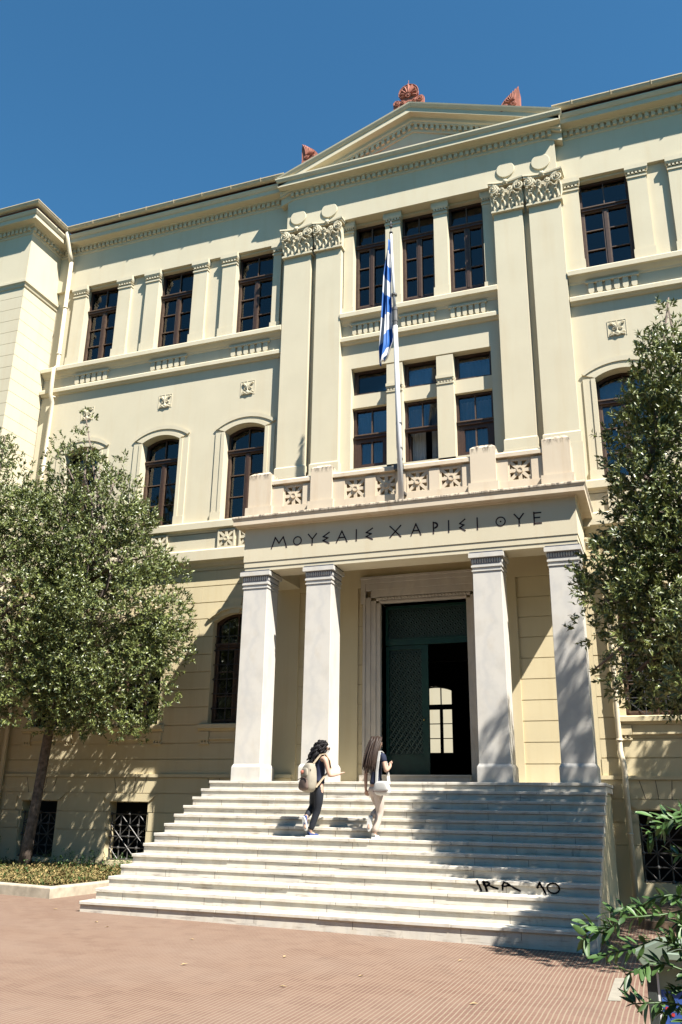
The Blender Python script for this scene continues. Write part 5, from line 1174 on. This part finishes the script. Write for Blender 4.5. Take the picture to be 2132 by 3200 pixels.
# ------------------------------------------------------------------ fallen leaves on the pavement
rf = random.Random(12)
for i, (x, yv) in enumerate(((-3.1, -6.9), (-2.7, -7.2), (-1.2, -7.6), (.4, -8.2), (1.6, -8.8), (1.1, -9.7), (2.3, -7.4), (-.4, -9.2), (2.9, -9.6), (-4.6, -6.0))):
    z = -.012*max(0, x+4)+.008; a = rf.uniform(0, 6); L = rf.uniform(.06, .1); q = MB(); q.add([(x, yv, z), (x+L*.5*math.cos(a+.4), yv+L*.5*math.sin(a+.4), z+.012), (x+L*math.cos(a), yv+L*math.sin(a), z+.004), (x+L*.5*math.cos(a-.4), yv+L*.5*math.sin(a-.4), z+.010)], [(0, 1, 2), (0, 2, 3)])
    o = q.build('fallen_leaf', 'dry'); tag(o, 'dry fallen leaf lying on the brick red pavement', 'leaf', 'fallen leaves on the pavement')
# ------------------------------------------------------------------ court building behind, seen through the rear window
rb = MB(); rb.box(-40, 14, 26, 27, -.3, 12); ro = thing('rear_building', 'pale courtyard building glimpsed through the open doorway', 'building', (-13, 26, 0)); rb.build('wall', 'cream', ro)
q = MB(); q.box(-40, 14, 25.6, 25.99, -.3, 3.6); q.build('brown_base', 'wood', ro)
ob = thing('sky_blocker_building', 'ochre apartment block added out of view behind the camera to block low sky light', 'building', (-4, -36, 0))  # unseen block added to keep low sky light off the facade
q = MB(); wall(q, -46, 38, -.3, 17, -36, [(-44+4*k, -42.4+4*k, 1+3.2*j, 3+3.2*j) for k in range(20) for j in range(5)], -.3); q.add([(-46, -36, 17), (38, -36, 17), (38, -48, 17), (-46, -48, 17)], [(0, 1, 2, 3)])
for x in (-46, 38): q.add([(x, -36, -.3), (x, -48, -.3), (x, -48, 17), (x, -36, 17)], [(0, 1, 2, 3)])
q.add([(-46, -48, -.3), (38, -48, -.3), (38, -48, 17), (-46, -48, 17)], [(0, 1, 2, 3)]); q.build('wall', 'sky_blocker_wall', ob)
q = MB()
for k in range(20):
    for j in range(5): q.box(-44+4*k, -42.4+4*k, -36.3, -36.28, 1+3.2*j, 3+3.2*j)
tag(q.build('sky_blocker_panes', 'room', ob), kind='stuff')
# ------------------------------------------------------------------ camera, sun, sky
cam = bpy.data.cameras.new('camera'); co = bpy.data.objects.new('camera', cam); COL.objects.link(co)
yw, pt, rl_ = rad(20.441), rad(18.874), rad(.88)
f = Vector((-math.sin(yw)*math.cos(pt), math.cos(yw)*math.cos(pt), math.sin(pt))); rt = Vector((math.cos(yw), math.sin(yw), 0)); up = rt.cross(f)
rt2 = rt*math.cos(rl_)+up*math.sin(rl_); up2 = -rt*math.sin(rl_)+up*math.cos(rl_)
mw = Matrix((rt2, up2, -f)).transposed().to_4x4(); mw.translation = Vector((4.859, -18.461, 1.669)); co.matrix_world = mw
cam.sensor_fit = 'VERTICAL'; cam.sensor_height = 36; cam.lens = 36*2666.5/3200; cam.clip_end = 2000; cam.clip_start = .05; S.camera = co
sd = Vector((-1.65, 1, -2.535)).normalized()
sl_ = bpy.data.lights.new('sun', 'SUN'); sl_.energy = SUN; sl_.angle = rad(.5); sl_.color = (1, .95, .87); so = bpy.data.objects.new('sun', sl_); COL.objects.link(so)
so.rotation_euler = sd.to_track_quat('-Z', 'Y').to_euler(); so.location = (12, -8, 25)
w = bpy.data.worlds.new('World'); S.world = w; w.use_nodes = True; nt = w.node_tree; bg = nt.nodes['Background']
sk = nt.nodes.new('ShaderNodeTexSky'); sk.sky_type = 'NISHITA'; sk.sun_disc = False; sk.sun_elevation = math.asin(-sd.z); sk.sun_rotation = math.atan2(-sd.x, -sd.y)
sk.air_density = 1.0; sk.dust_density = .15; sk.ozone_density = 2.2; sk.altitude = 50
nt.links.new(mix(nt, sk.outputs[0], (.47, .98, 1.13), 1., 'MULTIPLY'), bg.inputs[0]); bg.inputs[1].default_value = SKY
S.view_settings.view_transform = 'Standard'; S.view_settings.look = 'None'; S.view_settings.gamma = 1; S.view_settings.exposure = EXPO; S.view_settings.use_curve_mapping = False
S.cycles.max_bounces = 8; S.cycles.diffuse_bounces = 4; S.cycles.glossy_bounces = 4; S.cycles.transparent_max_bounces = 12; S.cycles.caustics_reflective = False; S.cycles.caustics_refractive = False
